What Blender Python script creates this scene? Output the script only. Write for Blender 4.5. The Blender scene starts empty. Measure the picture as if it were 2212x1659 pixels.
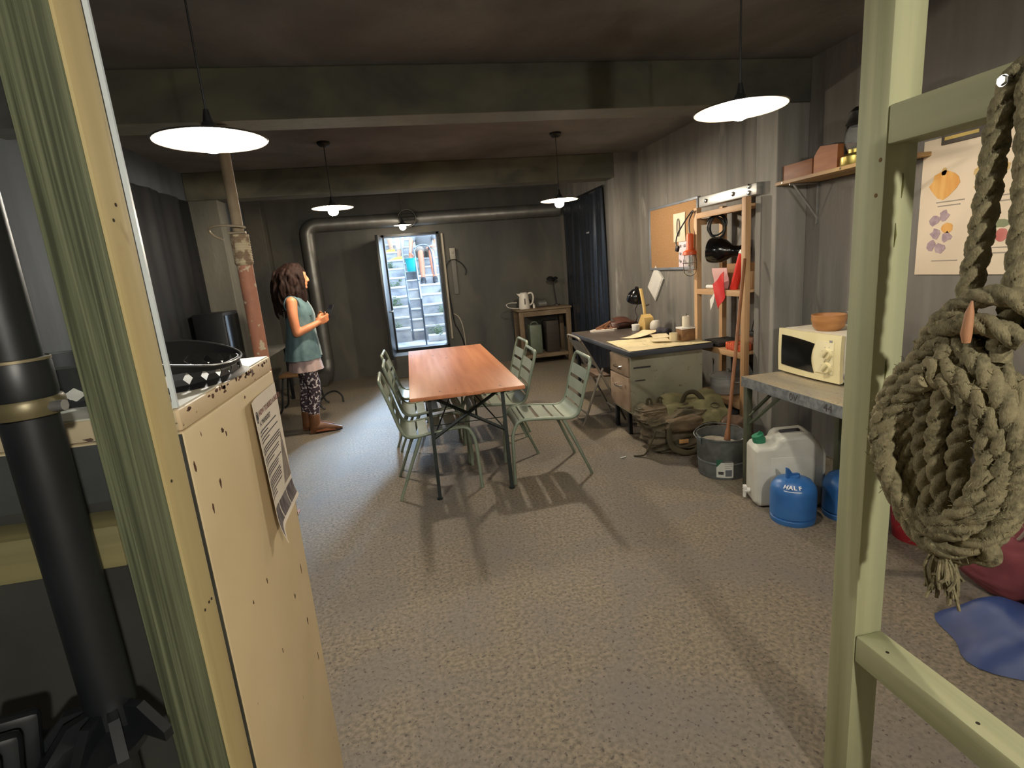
import bpy, bmesh, math, random
from mathutils import Vector, Matrix, Euler, noise
PI = math.pi
rnd = random.Random(7)
S = bpy.context.scene
COL = S.collection

# ------------------------------------------------------------------ camera, sky, sun, exposure
CAMR = [[0.978278, -0.118898, 0.169813], [-0.190729, -0.19533, 0.962013], [-0.081212, -0.973504, -0.213765]]
cd = bpy.data.cameras.new('camera'); cam = bpy.data.objects.new('camera', cd); COL.objects.link(cam)
m4 = Matrix.Identity(4)
for i in range(3):
    m4[i][0] = CAMR[i][0]; m4[i][1] = -CAMR[i][1]; m4[i][2] = -CAMR[i][2]
m4.translation = (0, 0, 1.5)
cam.matrix_world = m4
cd.sensor_width = 36.0; cd.sensor_fit = 'HORIZONTAL'; cd.lens = 36.0*1150.0/2212.0
cd.clip_start = 0.02; cd.clip_end = 200
S.camera = cam
w = bpy.data.worlds.new('sky'); S.world = w; w.use_nodes = True
bg = w.node_tree.nodes['Background']; bg.inputs[0].default_value = (0.62, 0.80, 1.0, 1); bg.inputs[1].default_value = 8.5
sd = bpy.data.lights.new('sun', 'SUN'); sd.energy = 17.0; sd.angle = 0.24; sd.color = (0.52, 0.74, 1.0)
so = bpy.data.objects.new('sun', sd); COL.objects.link(so); so.location = (3, 20, 8)
so.rotation_euler = Vector((-0.24, -1.0, -0.40)).to_track_quat('-Z', 'Y').to_euler()
S.view_settings.view_transform = 'Standard'; S.view_settings.look = 'None'
S.view_settings.exposure = 0.0; S.view_settings.gamma = 1.0
S.view_settings.use_curve_mapping = False

# ------------------------------------------------------------------ materials
MATS = {}
def srgb(r, g, b):
    def f(c):
        c /= 255.0
        return c/12.92 if c <= 0.04045 else ((c+0.055)/1.055)**2.4
    return (f(r), f(g), f(b), 1)
def mat(name, c1, c2=None, rough=0.6, metal=0.0, scale=(6, 6, 6), detail=6, lo=0.35, hi=0.65, bump=0.0, bscale=None,
        spots=None, spot_scale=20, spot_at=0.66, spec=0.5, c3=None, s3=(1, 1, 1), r2=None, coat=0.0, dist=0.0, spot_stretch=(1, 1, 1), spot_soft=0.03):
    """object-space procedural surface: two tones mixed by stretched noise, optional third large patch tone, optional small specks"""
    if name in MATS: return MATS[name]
    m = bpy.data.materials.new(name); m.use_nodes = True; MATS[name] = m
    nt = m.node_tree; N = nt.nodes; L = nt.links
    b = N['Principled BSDF']
    b.inputs['Roughness'].default_value = rough; b.inputs['Metallic'].default_value = metal
    b.inputs['Specular IOR Level'].default_value = spec
    if coat: b.inputs['Coat Weight'].default_value = coat; b.inputs['Coat Roughness'].default_value = 0.1
    tc = N.new('ShaderNodeTexCoord')
    def nz(sc, det, dis=0.0):
        mp = N.new('ShaderNodeMapping'); mp.inputs['Scale'].default_value = sc
        L.new(tc.outputs['Object'], mp.inputs['Vector'])
        n = N.new('ShaderNodeTexNoise'); n.inputs['Scale'].default_value = 1.0; n.inputs['Detail'].default_value = det
        n.inputs['Distortion'].default_value = dis
        L.new(mp.outputs[0], n.inputs['Vector']); return n.outputs['Fac']
    def ramp(src, a, bb):
        r = N.new('ShaderNodeValToRGB'); r.color_ramp.elements[0].position = a; r.color_ramp.elements[1].position = bb
        L.new(src, r.inputs[0]); return r.outputs[0]
    def mix(f, a, bb):
        x = N.new('ShaderNodeMixRGB')
        L.new(f, x.inputs[0])
        for k, v in ((1, a), (2, bb)):
            if hasattr(v, 'is_linked'): L.new(v, x.inputs[k])
            else: x.inputs[k].default_value = v
        return x.outputs[0]
    if c2 is None:
        c2 = tuple(min(1, v*0.86) for v in c1[:3]) + (1,)
    fac = ramp(nz(scale, detail, dist), lo, hi)
    col = mix(fac, c1, c2)
    if c3 is not None:
        col = mix(ramp(nz(s3, 5, 0.6), 0.42, 0.72), col, c3)
    if spots is not None:
        st = tuple(spot_scale*k for k in spot_stretch)
        col = mix(ramp(nz(st, 3), spot_at, spot_at+spot_soft), col, spots)
    L.new(col, b.inputs['Base Color'])
    if r2 is not None:
        mr = N.new('ShaderNodeMapRange'); mr.inputs['To Min'].default_value = rough; mr.inputs['To Max'].default_value = r2
        L.new(fac, mr.inputs[0]); L.new(mr.outputs[0], b.inputs['Roughness'])
    if bump > 0:
        bp = N.new('ShaderNodeBump'); bp.inputs['Strength'].default_value = 1.0; bp.inputs['Distance'].default_value = bump
        h = nz(bscale, 6) if bscale else nz(scale, 6)
        L.new(h, bp.inputs['Height']); L.new(bp.outputs[0], b.inputs['Normal'])
    return m
def emit(name, col, s):
    if name in MATS: return MATS[name]
    m = bpy.data.materials.new(name); m.use_nodes = True; MATS[name] = m
    b = m.node_tree.nodes['Principled BSDF']; b.inputs['Base Color'].default_value = (1, 1, 1, 1)
    b.inputs['Emission Color'].default_value = (*col, 1); b.inputs['Emission Strength'].default_value = s
    return m
def clear(name, tint, alpha=0.1, rough=0.08):
    """clear plastic or glass: mostly see-through with a glossy film"""
    if name in MATS: return MATS[name]
    m = bpy.data.materials.new(name); m.use_nodes = True; MATS[name] = m
    nt = m.node_tree; N = nt.nodes; L = nt.links
    for n in list(N): N.remove(n)
    o = N.new('ShaderNodeOutputMaterial'); t = N.new('ShaderNodeBsdfTransparent'); t.inputs[0].default_value = tint
    g = N.new('ShaderNodeBsdfPrincipled'); g.inputs['Base Color'].default_value = (0.6, 0.62, 0.62, 1); g.inputs['Roughness'].default_value = rough
    x = N.new('ShaderNodeMixShader')
    tc = N.new('ShaderNodeTexCoord'); n = N.new('ShaderNodeTexNoise'); n.inputs['Scale'].default_value = 7; n.inputs['Distortion'].default_value = 1.5; n.inputs['Detail'].default_value = 6
    mr = N.new('ShaderNodeMapRange'); mr.inputs['From Min'].default_value = 0.45; mr.inputs['From Max'].default_value = 0.8
    mr.inputs['To Min'].default_value = alpha; mr.inputs['To Max'].default_value = min(1, alpha*2.2)
    L.new(tc.outputs['Object'], n.inputs['Vector']); L.new(n.outputs['Fac'], mr.inputs[0]); L.new(mr.outputs[0], x.inputs[0])
    L.new(t.outputs[0], x.inputs[1]); L.new(g.outputs[0], x.inputs[2]); L.new(x.outputs[0], o.inputs[0])
    return m

# ------------------------------------------------------------------ mesh building
class MB:
    def __init__(s): s.bm = bmesh.new()
    def box(s, c, d, rot=None, bev=0.0, seg=2):
        r = bmesh.ops.create_cube(s.bm, size=1.0); vs = r['verts']
        M = Matrix.Diagonal((d[0], d[1], d[2], 1))
        if bev > 0:
            bmesh.ops.transform(s.bm, matrix=M, verts=vs)
            es = list({e for v in vs for e in v.link_edges})
            rr = bmesh.ops.bevel(s.bm, geom=es, offset=bev, segments=seg, affect='EDGES', profile=0.5)
            vs = list({v for f in rr['faces'] for v in f.verts} | {v for v in vs if v.is_valid})
            M = Matrix.Identity(4)
            allv = set(vs); st = list(vs)
            while st:
                v = st.pop()
                for e in v.link_edges:
                    o = e.other_vert(v)
                    if o not in allv: allv.add(o); st.append(o)
            vs = list(allv)
        R = Euler(rot).to_matrix().to_4x4() if rot else Matrix.Identity(4)
        bmesh.ops.transform(s.bm, matrix=Matrix.Translation(c) @ R @ M, verts=vs)
        return s
    def b2(s, a, b, bev=0.0):
        return s.box([(a[i]+b[i])/2 for i in range(3)], [abs(b[i]-a[i]) for i in range(3)], None, bev)
    def rings(s, rings, closed=False, cap=True):
        bm = s.bm; V = [[bm.verts.new(p) for p in r] for r in rings]; n = len(rings[0])
        K = len(V)
        for i in range(K if closed else K-1):
            a = V[i]; b = V[(i+1) % K]
            for j in range(n):
                try: bm.faces.new((a[j], a[(j+1) % n], b[(j+1) % n], b[j]))
                except ValueError: pass
        if cap and not closed:
            bm.faces.new(list(reversed(V[0]))); bm.faces.new(V[-1])
        return s
    def tube(s, path, r, seg=10, closed=False, flat=1.0, cap=True, up=None):
        P = [Vector(p) for p in path]; K = len(P); rr = r if isinstance(r, (list, tuple)) else [r]*K
        T = []
        for i in range(K):
            if closed: t = P[(i+1) % K]-P[i-1]
            else: t = P[min(i+1, K-1)]-P[max(i-1, 0)]
            T.append(t.normalized() if t.length > 1e-9 else Vector((0, 0, 1)))
        u = Vector(up) if up else (Vector((0, 0, 1)) if abs(T[0].z) < 0.9 else Vector((1, 0, 0)))
        u = (u-T[0]*u.dot(T[0])).normalized(); out = []
        for i in range(K):
            u = (u-T[i]*u.dot(T[i]))
            u = u.normalized() if u.length > 1e-6 else T[i].orthogonal().normalized()
            v = T[i].cross(u)
            out.append([P[i]+(u*math.cos(a)*rr[i]+v*math.sin(a)*rr[i]*flat) for a in [2*PI*k/seg for k in range(seg)]])
        return s.rings(out, closed, cap)
    def cyl(s, p0, p1, r0, r1=None, seg=20):
        return s.tube([p0, p1], [r0, r0 if r1 is None else r1], seg)
    def lathe(s, prof, o=(0, 0, 0), seg=28, M=None, cap=False):
        rg = []
        for (r, z) in prof:
            ring = [Vector((max(r, 1e-4)*math.cos(2*PI*k/seg), max(r, 1e-4)*math.sin(2*PI*k/seg), z)) for k in range(seg)]
            rg.append([((M @ p) if M else p)+Vector(o) for p in ring])
        return s.rings(rg, False, cap)
    def prism(s, poly, axis, a, b):
        """extrude a 2D outline along an axis ('x','y','z') from a to b"""
        def P(q, t): return {'x': (t, q[0], q[1]), 'y': (q[0], t, q[1]), 'z': (q[0], q[1], t)}[axis]
        A = [s.bm.verts.new(P(q, a)) for q in poly]; B = [s.bm.verts.new(P(q, b)) for q in poly]; n = len(poly)
        for i in range(n): s.bm.faces.new((A[i], A[(i+1) % n], B[(i+1) % n], B[i]))
        s.bm.faces.new(list(reversed(A))); s.bm.faces.new(B); return s
    def sph(s, c, r, seg=16, sc=(1, 1, 1)):
        q = bmesh.ops.create_uvsphere(s.bm, u_segments=seg, v_segments=max(6, seg//2+2), radius=r)
        bmesh.ops.transform(s.bm, matrix=Matrix.Translation(c) @ Matrix.Diagonal((*sc, 1)), verts=q['verts']); return s
    def grid(s, f, nu, nv, th=0.0):
        """sheet from f(u,v); with th a closed slab th thick along the sheet normal"""
        bm = s.bm
        P = [[Vector(f(i/nu, j/nv)) for j in range(nv+1)] for i in range(nu+1)]
        V = [[bm.verts.new(p) for p in row] for row in P]
        for i in range(nu):
            for j in range(nv): bm.faces.new((V[i][j], V[i+1][j], V[i+1][j+1], V[i][j+1]))
        if th:
            W = []
            for i in range(nu+1):
                row = []
                for j in range(nv+1):
                    du = P[min(i+1, nu)][j]-P[max(i-1, 0)][j]; dv = P[i][min(j+1, nv)]-P[i][max(j-1, 0)]
                    n = du.cross(dv); n = n.normalized() if n.length > 1e-12 else Vector((0, 0, 1))
                    row.append(bm.verts.new(P[i][j]-n*th))
                W.append(row)
            for i in range(nu):
                for j in range(nv): bm.faces.new((W[i][j], W[i][j+1], W[i+1][j+1], W[i+1][j]))
            for i in range(nu):
                bm.faces.new((V[i+1][0], V[i][0], W[i][0], W[i+1][0])); bm.faces.new((V[i][nv], V[i+1][nv], W[i+1][nv], W[i][nv]))
            for j in range(nv):
                bm.faces.new((V[0][j], V[0][j+1], W[0][j+1], W[0][j])); bm.faces.new((V[nu][j+1], V[nu][j], W[nu][j], W[nu][j+1]))
        return s
    def xf(s, M): bmesh.ops.transform(s.bm, matrix=M, verts=s.bm.verts[:]); return s
    def mesh(s, name, m, smooth=True, angle=40):
        bmesh.ops.recalc_face_normals(s.bm, faces=s.bm.faces[:])
        if smooth:
            for f in s.bm.faces: f.smooth = True
            lim = math.radians(angle)
            for e in s.bm.edges:
                if len(e.link_faces) == 2 and e.calc_face_angle(0) > lim: e.smooth = False
        me = bpy.data.meshes.new(name); s.bm.to_mesh(me); s.bm.free()
        if m: me.materials.append(m)
        return me
TM = {}
def tmat(o): return TM.get(o.name, Matrix.Identity(4))
def tag(o, label, cat, group=None, kind=None):
    if label: o['label'] = label
    if cat: o['category'] = cat
    if group: o['group'] = group
    if kind: o['kind'] = kind
    return o
def thing(name, label, cat, loc=(0, 0, 0), rz=0.0, group=None):
    o = bpy.data.objects.new(name, None); COL.objects.link(o); o.empty_display_size = 0.05
    o.location = loc; o.rotation_euler = (0, 0, rz)
    TM[o.name] = Matrix.Translation(loc) @ Matrix.Rotation(rz, 4, 'Z')
    return tag(o, label, cat, group)
def part(name, mb, m, parent, world=True, smooth=True, label=None, angle=40, kind=None):
    """a part; world=True means the shape was drawn in room coordinates"""
    if world: mb.xf(tmat(parent).inverted())
    o = bpy.data.objects.new(name, mb.mesh(name, m, smooth, angle)); COL.objects.link(o); o.parent = parent
    TM[o.name] = tmat(parent)
    if label: o['label'] = label
    if kind: o['kind'] = kind
    return o
def solo(name, mb, m, label, cat, loc=(0, 0, 0), group=None, smooth=True, world=True, kind=None, rz=0.0, angle=40):
    """a thing that is one mesh"""
    M = Matrix.Translation(loc) @ Matrix.Rotation(rz, 4, 'Z')
    if world: mb.xf(M.inverted())
    o = bpy.data.objects.new(name, mb.mesh(name, m, smooth, angle)); COL.objects.link(o); o.location = loc; o.rotation_euler = (0, 0, rz)
    TM[o.name] = M
    return tag(o, label, cat, group, kind)
def struct(name, mb, m, smooth=False):
    o = bpy.data.objects.new(name, mb.mesh(name, m, smooth)); COL.objects.link(o); o['kind'] = 'structure'; TM[o.name] = Matrix.Identity(4)
    return o
def dup(root, loc, rz, label, group=None):
    r = root.copy(); COL.objects.link(r); r.location = loc; r.rotation_euler = (0, 0, rz); r['label'] = label
    if group: r['group'] = group
    for c in list(root.children):
        k = c.copy(); COL.objects.link(k); k.parent = r
        for g in list(c.children):
            h = g.copy(); COL.objects.link(h); h.parent = k
    return r
def text_mesh(txt, size, M, bold=0.0, align='LEFT', space=1.0):
    cu = bpy.data.curves.new('txt', 'FONT'); cu.body = txt; cu.size = size; cu.align_x = align; cu.offset = bold; cu.space_character = space; cu.resolution_u = 3
    o = bpy.data.objects.new('txt', cu); COL.objects.link(o); bpy.context.view_layer.update()
    me = bpy.data.meshes.new_from_object(o.evaluated_get(bpy.context.evaluated_depsgraph_get()))
    bpy.data.objects.remove(o); mb = MB(); mb.bm.from_mesh(me); bpy.data.meshes.remove(me); bpy.data.curves.remove(cu)
    return mb.xf(M)
def remesh(mb, voxel, smooth=4):
    """fuse overlapping shapes into one continuous skin"""
    me = bpy.data.meshes.new('tmp'); bmesh.ops.recalc_face_normals(mb.bm, faces=mb.bm.faces[:]); mb.bm.to_mesh(me); mb.bm.free()
    o = bpy.data.objects.new('tmp', me); COL.objects.link(o)
    r = o.modifiers.new('r', 'REMESH'); r.mode = 'VOXEL'; r.voxel_size = voxel
    if smooth:
        k = o.modifiers.new('s', 'SMOOTH'); k.iterations = smooth; k.factor = 0.5
    bpy.context.view_layer.update()
    m2 = bpy.data.meshes.new_from_object(o.evaluated_get(bpy.context.evaluated_depsgraph_get()))
    bpy.data.objects.remove(o); bpy.data.meshes.remove(me)
    out = MB(); out.bm.from_mesh(m2); bpy.data.meshes.remove(m2); return out
def bez(pts, n=24, closed=False):
    """smooth path through points (Catmull-Rom)"""
    P = [Vector(p) for p in pts]; K = len(P); out = []
    segs = K if closed else K-1
    for i in range(segs):
        if closed: a, b, c, d = P[i-1], P[i], P[(i+1) % K], P[(i+2) % K]
        else: a, b, c, d = P[max(i-1, 0)], P[i], P[i+1], P[min(i+2, K-1)]
        m = max(2, n//segs)
        for k in range(m):
            t = k/m
            out.append(0.5*((2*b)+(c-a)*t+(2*a-5*b+4*c-d)*t*t+(3*b-a-3*c+d)*t**3))
    if not closed: out.append(P[-1])
    return out
def arc(c, r, a0, a1, n, plane='xz'):
    o = []
    for k in range(n+1):
        a = a0+(a1-a0)*k/n; x = r*math.cos(a); y = r*math.sin(a)
        o.append({'xz': (c[0]+x, c[1], c[2]+y), 'xy': (c[0]+x, c[1]+y, c[2]), 'yz': (c[0], c[1]+x, c[2]+y)}[plane])
    return o
# ------------------------------------------------------------------ surface library
PLASTER = mat('grey_plaster', srgb(128, 124, 116), srgb(92, 90, 86), 0.85, scale=(9, 9, 0.9), lo=0.3, hi=0.7, c3=srgb(112, 106, 98), s3=(1.2, 1.2, 0.8), bump=0.004, bscale=(30, 30, 10), spots=srgb(150, 147, 138), spot_scale=5, spot_stretch=(1, 1, 0.35), spot_at=0.66, spot_soft=0.1)
BACKPL = mat('dark_plaster', srgb(74, 74, 70), srgb(56, 57, 55), 0.8, scale=(3, 3, 0.6), lo=0.35, hi=0.7, c3=srgb(88, 84, 74), s3=(1.6, 1.6, 0.9), bump=0.004, bscale=(24, 24, 12))
LEFTPL = mat('charcoal_plaster', srgb(76, 81, 87), srgb(54, 58, 63), 0.8, scale=(4, 4, 0.5), lo=0.35, hi=0.7, c3=srgb(88, 93, 99), s3=(1.5, 1.5, 0.5), bump=0.004, bscale=(24, 24, 12))
CEIL = mat('sooty_ceiling', srgb(132, 130, 128), srgb(102, 101, 99), 0.9, scale=(1.3, 1.3, 1.3), lo=0.35, hi=0.7, dist=0.8, c3=srgb(82, 80, 76), s3=(0.9, 0.7, 1), bump=0.003, bscale=(20, 20, 20))
BEAM = mat('greenish_beam', srgb(88, 87, 74), srgb(68, 68, 61), 0.9, scale=(2.2, 2, 3), lo=0.35, hi=0.65, dist=1.0, c3=srgb(104, 101, 84), s3=(1.5, 1, 3), bump=0.003, bscale=(20, 20, 20))
FLOORM = mat('concrete_floor', srgb(132, 120, 101), srgb(104, 94, 78), 0.55, scale=(60, 60, 60), detail=9, lo=0.38, hi=0.62, c3=srgb(110, 103, 95), s3=(2.2, 2.2, 2.2), bump=0.0012, bscale=(140, 140, 140), spots=srgb(72, 64, 55), spot_scale=62, spot_at=0.6, spot_soft=0.08, r2=0.72)
STONE = mat('pale_stone', srgb(168, 172, 178), srgb(136, 140, 148), 0.9, scale=(5, 5, 5), c3=srgb(190, 190, 188), s3=(2, 2, 6), bump=0.006, bscale=(18, 18, 18))
NOSING = mat('white_nosing', srgb(226, 228, 230), srgb(200, 203, 206), 0.8)
DARKMET = mat('dark_steel', srgb(46, 47, 49), srgb(34, 35, 37), 0.4, 0.6)
PALETRIM = mat('pale_trim', srgb(168, 160, 142), srgb(140, 132, 116), 0.6, scale=(6, 6, 2))

# ------------------------------------------------------------------ the room
struct('floor', MB().b2((-2.25, -1.75, -0.1), (2.95, 8.5, 0)), FLOORM)
struct('ceiling', MB().b2((-2.25, -1.75, 2.69), (2.95, 8.7, 2.85)), CEIL)
struct('wall_left', MB().b2((-2.25, -1.75, 0), (-2.1, 8.5, 2.69)), LEFTPL)
struct('wall_right', MB().b2((2.8, -1.75, 0), (2.95, 6.2, 2.69)), PLASTER)
struct('wall_right_far', MB().b2((2.5, 6.2, 0), (2.95, 8.5, 2.69)), PLASTER)
struct('wall_front', MB().b2((-2.25, -1.9, 0), (2.95, -1.75, 2.69)), PLASTER)
mb = MB(); mb.b2((-2.25, 8.5, 0), (-0.28, 8.7, 2.69)); mb.b2((0.53, 8.5, 0), (2.95, 8.7, 2.69)); mb.b2((-0.28, 8.5, 2.1), (0.53, 8.7, 2.69)); mb.b2((-0.28, 8.5, -0.1), (0.53, 8.7, 0.37))
struct('wall_back', mb, BACKPL)
struct('trim_1', MB().b2((-2.1, 3.43, 2.42), (2.8, 3.67, 2.69), 0.008), BEAM)
struct('trim_2', MB().b2((-2.1, 6.2, 2.42), (2.5, 6.46, 2.69), 0.008), BEAM)
struct('trim_3', MB().box((-1.955, 6.33, 1.21), (0.29, 0.26, 2.42), None, 0.008), mat('olive_plaster', srgb(104, 102, 92), srgb(84, 83, 76), 0.85, scale=(5, 5, 1), bump=0.003, bscale=(24, 24, 12)))
struct('trim_4', MB().box((-1.985, 8.36, 1.345), (0.23, 0.28, 2.69), None, 0.008), BACKPL)
struct('trim_5', MB().b2((2.56, 3.435, 0), (2.8, 3.665, 2.42), 0.006), mat('lit_plaster', srgb(146, 142, 134), srgb(120, 117, 110), 0.85, scale=(8, 8, 1), bump=0.003, bscale=(24, 24, 12)))  # pilaster: lamplight on it is put into a paler plaster colour
# door frame: slim steel posts and head, pale strip on the right
mb = MB(); mb.b2((-0.30, 8.47, 0.37), (-0.265, 8.72, 2.12)); mb.b2((0.515, 8.47, 0.37), (0.55, 8.72, 2.12)); mb.b2((-0.30, 8.47, 2.09), (0.55, 8.72, 2.125)); mb.b2((-0.30, 8.47, 0.345), (0.55, 8.72, 0.385))
struct('trim_6', mb, DARKMET)
struct('trim_7', MB().box((0.60, 8.485, 1.28), (0.03, 0.03, 1.62), None, 0.004), PALETRIM)
struct('trim_8', MB().box((0.12, 8.28, 0.17), (1.0, 0.44, 0.34), None, 0.008), BACKPL)
# steel door leaf swung into the room
d = thing('door_1', None, None, (-0.29, 8.46, 0.36), 0); d['kind'] = 'structure'
part('door_leaf', MB().box((-0.325, 8.10, 1.21), (0.04, 0.70, 1.74), (0, 0, -0.05), 0.004), mat('door_steel', srgb(52, 52, 50), srgb(38, 38, 38), 0.35, 0.3, scale=(8, 8, 1.5)), d)
part('door_handle', MB().tube(bez([(-0.30, 7.80, 1.02), (-0.255, 7.80, 1.02), (-0.25, 7.90, 1.02)], 8), 0.01, 8), mat('worn_steel', srgb(170, 168, 160), None, 0.3, 0.9), d, label='small bright lever handle')
# outside stairwell
def outside():
    mb = MB()
    n = 12
    y0, z0, ty, tz = 9.95, 0.33, 0.28, 0.18
    mb.b2((-0.74, 8.71, -0.1), (1.04, y0, z0))
    for k in range(1, n+1):
        mb.b2((-0.74, y0+ty*(k-1), -0.1), (1.04, y0+ty*k if k < n else 16.0, z0+tz*k))
    st = thing('outdoor_staircase', 'pale stone staircase climbing outside the open doorway', 'stairs', (0.15, 8.75, z0))
    part('steps', mb, STONE, st)
    for k in range(1, n+1):
        part('nosing', MB().b2((-0.015, y0+ty*(k-1)-0.015, z0+tz*k-0.02), (0.21, y0+ty*(k-1)+0.06, z0+tz*k+0.006), 0.004), NOSING, st)
    for sx in ((-0.62, -0.035), (0.225, 0.80)):
        mb = MB()
        for k in range(1, n): mb.b2((sx[0], y0+ty*(k-1)-0.12, z0), (sx[1], y0+ty*k-0.12, z0+tz*(k+0.45)-0.03))
        t = part('terrace', mb, STONE, st)
        for k in range(1, n):
            z = z0+tz*(k+0.45)
            part('terrace_edge', MB().b2((sx[0], y0+ty*(k-1)-0.135, z-0.035), (sx[1], y0+ty*(k-1)-0.05, z), 0.004), NOSING, t)
    struct('wall_stair_left', MB().b2((-0.95, 8.71, -0.1), (-0.75, 16, 3.0)), STONE)
    mb = MB(); mb.b2((1.05, 8.71, -0.1), (1.25, 10.4, 0.8))
    for k in range(1, n+1): mb.b2((1.05, y0+ty*(k+0.5), -0.1), (1.25, y0+ty*(k+1.5) if k < n else 16, z0+tz*k+0.3))
    struct('wall_stair_right', mb, STONE)
    RAIL = mat('galvanised_rail', srgb(120, 128, 140), srgb(96, 104, 116), 0.4, 0.7)
    def zt(y): return z0+tz*max(0, (y-y0)/ty+1)
    r = thing('handrail', 'thin galvanised handrail on the left of the outdoor stairs', 'handrail', (-0.03, 9.9, z0))
    part('rail', MB().tube(bez([(-0.005, 9.86, z0+0.03), (-0.005, 9.86, z0+0.6), (-0.01, 10.1, z0+0.84), (-0.03, 11.6, zt(11.6)+0.62), (-0.04, 12.9, zt(12.9)+0.62)], 30), 0.013, 8), RAIL, r)
    for y in (10.45, 11.3, 12.15):
        part('post', MB().cyl((-0.02, y, zt(y)-0.05), (-0.02, y, zt(y)+0.62), 0.010, None, 8), RAIL, r)
    r = thing('handrail', 'galvanised hooped handrail on the right of the outdoor stairs', 'handrail', (0.21, 9.7, z0))
    part('rail', MB().tube(bez([(0.2, 9.15, z0+0.0), (0.2, 9.15, z0+0.7), (0.2, 9.3, z0+0.86), (0.215, 11.0, zt(11.0)+0.72), (0.24, 11.2, zt(11.0)+0.86), (0.40, 11.22, zt(11.0)+0.9), (0.52, 11.2, zt(11.0)+0.84), (0.56, 11.2, zt(11.0)+0.6), (0.56, 11.2, zt(11.0)-0.02)], 50), 0.013, 8), RAIL, r)
    part('post', MB().cyl((0.205, 9.75, z0), (0.205, 9.75, z0+1.08), 0.011, None, 8), RAIL, r)
    for y in (10.5, 11.0):
        part('post', MB().cyl((0.21, y, zt(y)-0.2), (0.21, y, zt(y)+0.6), 0.010, None, 8), RAIL, r)
    LEAF = mat('dusty_leaf', srgb(70, 96, 62), srgb(120, 140, 104), 0.6, scale=(20, 20, 20))
    def plant(x, y, z, s, n, label):
        mb = MB()
        for i in range(n):
            a = rnd.uniform(0, 2*PI); e = rnd.uniform(0.15, 1.3); L = s*rnd.uniform(0.5, 1)
            p = Vector((x+math.cos(a)*L*math.cos(e), y+math.sin(a)*L*math.cos(e), z+L*math.sin(e)))
            mb.tube([(x, y, z), (Vector((x, y, z))+p)/2+Vector((0, 0, s*.1)), p], 0.003, 4)
            for q in range(4):
                c = p+Vector((rnd.uniform(-1, 1), rnd.uniform(-1, 1), rnd.uniform(-1, 1)))*s*0.25
                mb.sph(c, s*0.11, 6, (1, 0.7, 0.35))
        solo('creeping_plant', mb, LEAF, label, 'plant', (x, y, z), 'plants along the outdoor stairs')
    k = 0
    for y, s, lab in ((10.0, .14, 'lowest leafy plant on the left edge of the outdoor stairs'), (10.6, .2, 'second leafy plant up the left edge of the outdoor stairs'), (11.2, .2, 'third leafy plant up the left edge of the outdoor stairs'), (11.75, .18, 'highest leafy plant on the left edge of the outdoor stairs')):
        kk = int((y-y0+0.12)/ty)+1; plant(-0.30, y, z0+tz*(kk+0.45)-0.03, s, 16, lab)
    for x, y, s, lab in ((0.42, 9.62, .16, 'dark bushy plant at the foot of the outdoor stairs on the right'), (0.66, 10.3, .16, 'lower leafy plant on the right edge of the outdoor stairs'), (0.70, 10.9, .18, 'upper leafy plant on the right edge of the outdoor stairs below the seated person')):
        kk = int((y-y0+0.12)/ty)+1 if y > 9.83 else 0
        plant(x, y, z0+tz*(kk+0.45)-0.03 if kk else z0+0.11, s, 22, lab)
    solo('planter_trough', MB().b2((0.26, 9.5, z0), (0.6, 9.75, z0+0.11), 0.01), NOSING, 'low white trough holding the dark plant at the foot of the stairs', 'planter', (0.43, 9.62, z0))
outside()
# ------------------------------------------------------------------ pendant lamps (the room's own light)
ENAMEL_OUT = mat('black_enamel', srgb(40, 42, 40), srgb(30, 32, 31), 0.3)
ENAMEL_IN = mat('white_enamel', srgb(168, 154, 134), srgb(158, 144, 124), 0.4)
BLACKPL = mat('black_plastic', srgb(24, 24, 25), srgb(18, 18, 19), 0.45)
def pendant(x, y, z, label, col, power, tilt=(0, 0), R=0.178, bz=0.0):
    t = thing('pendant_lamp', label, 'lamp', (x, y, 2.69), 0, 'shallow pendant lamps on the ceiling')
    part('canopy', MB().lathe([(0.001, 2.69), (0.055, 2.69), (0.055, 2.672), (0.04, 2.655), (0.012, 2.65), (0.001, 2.65)], (x, y, 0), 24), BLACKPL, t)
    part('cord', MB().tube([(x, y, 2.66), (x, y, z+0.09)], 0.0035, 8), BLACKPL, t)
    M = Euler((tilt[0], tilt[1], 0)).to_matrix()
    o = (x, y, z)
    s = part('shade', MB().lathe([(R, 0.0), (R+0.004, 0.004), (R*0.62, 0.017), (0.06, 0.027), (0.03, 0.034), (0.024, 0.05), (0.020, 0.058), (0.001, 0.060)], o, 48, M), ENAMEL_OUT, t)
    part('shade_lining', MB().lathe([(R, 0.0), (R*0.62, 0.013), (0.06, 0.022), (0.03, 0.028), (0.001, 0.030)], o, 48, M), ENAMEL_IN, s)
    part('socket', MB().tube([M @ Vector((0, 0, 0.10))+Vector(o), M @ Vector((0, 0, 0.057))+Vector(o)], [0.009, 0.017], 14), BLACKPL, t)
    em = emit('bulb_glow_%d' % int(power*10+col[2]*100), col, power)
    part('bulb', MB().lathe([(0.014, 0.029), (0.018, 0.022), (0.034, 0.004), (0.044, -0.020), (0.042, -0.040), (0.030, -0.056), (0.012, -0.064), (0.001, -0.065)], (x, y, z+bz), 24, M), em, t, label='glowing bulb')
    return t
LP1, LP2, LP3, LP5, LP6 = 660, 600, 1330, 260, 2100
WARM = (1.0, 0.87, 0.69); COOL = (1.0, 0.98, 0.92)
pendant(-0.60, 2.12, 2.005, 'large bright white pendant lamp above the tan cupboard', COOL, LP1, bz=0.026)
pendant(1.405, 2.12, 2.045, 'bright tilted pendant lamp in front of the wall shelf', (1.0, 0.92, 0.79), LP2, bz=0.026)
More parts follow.
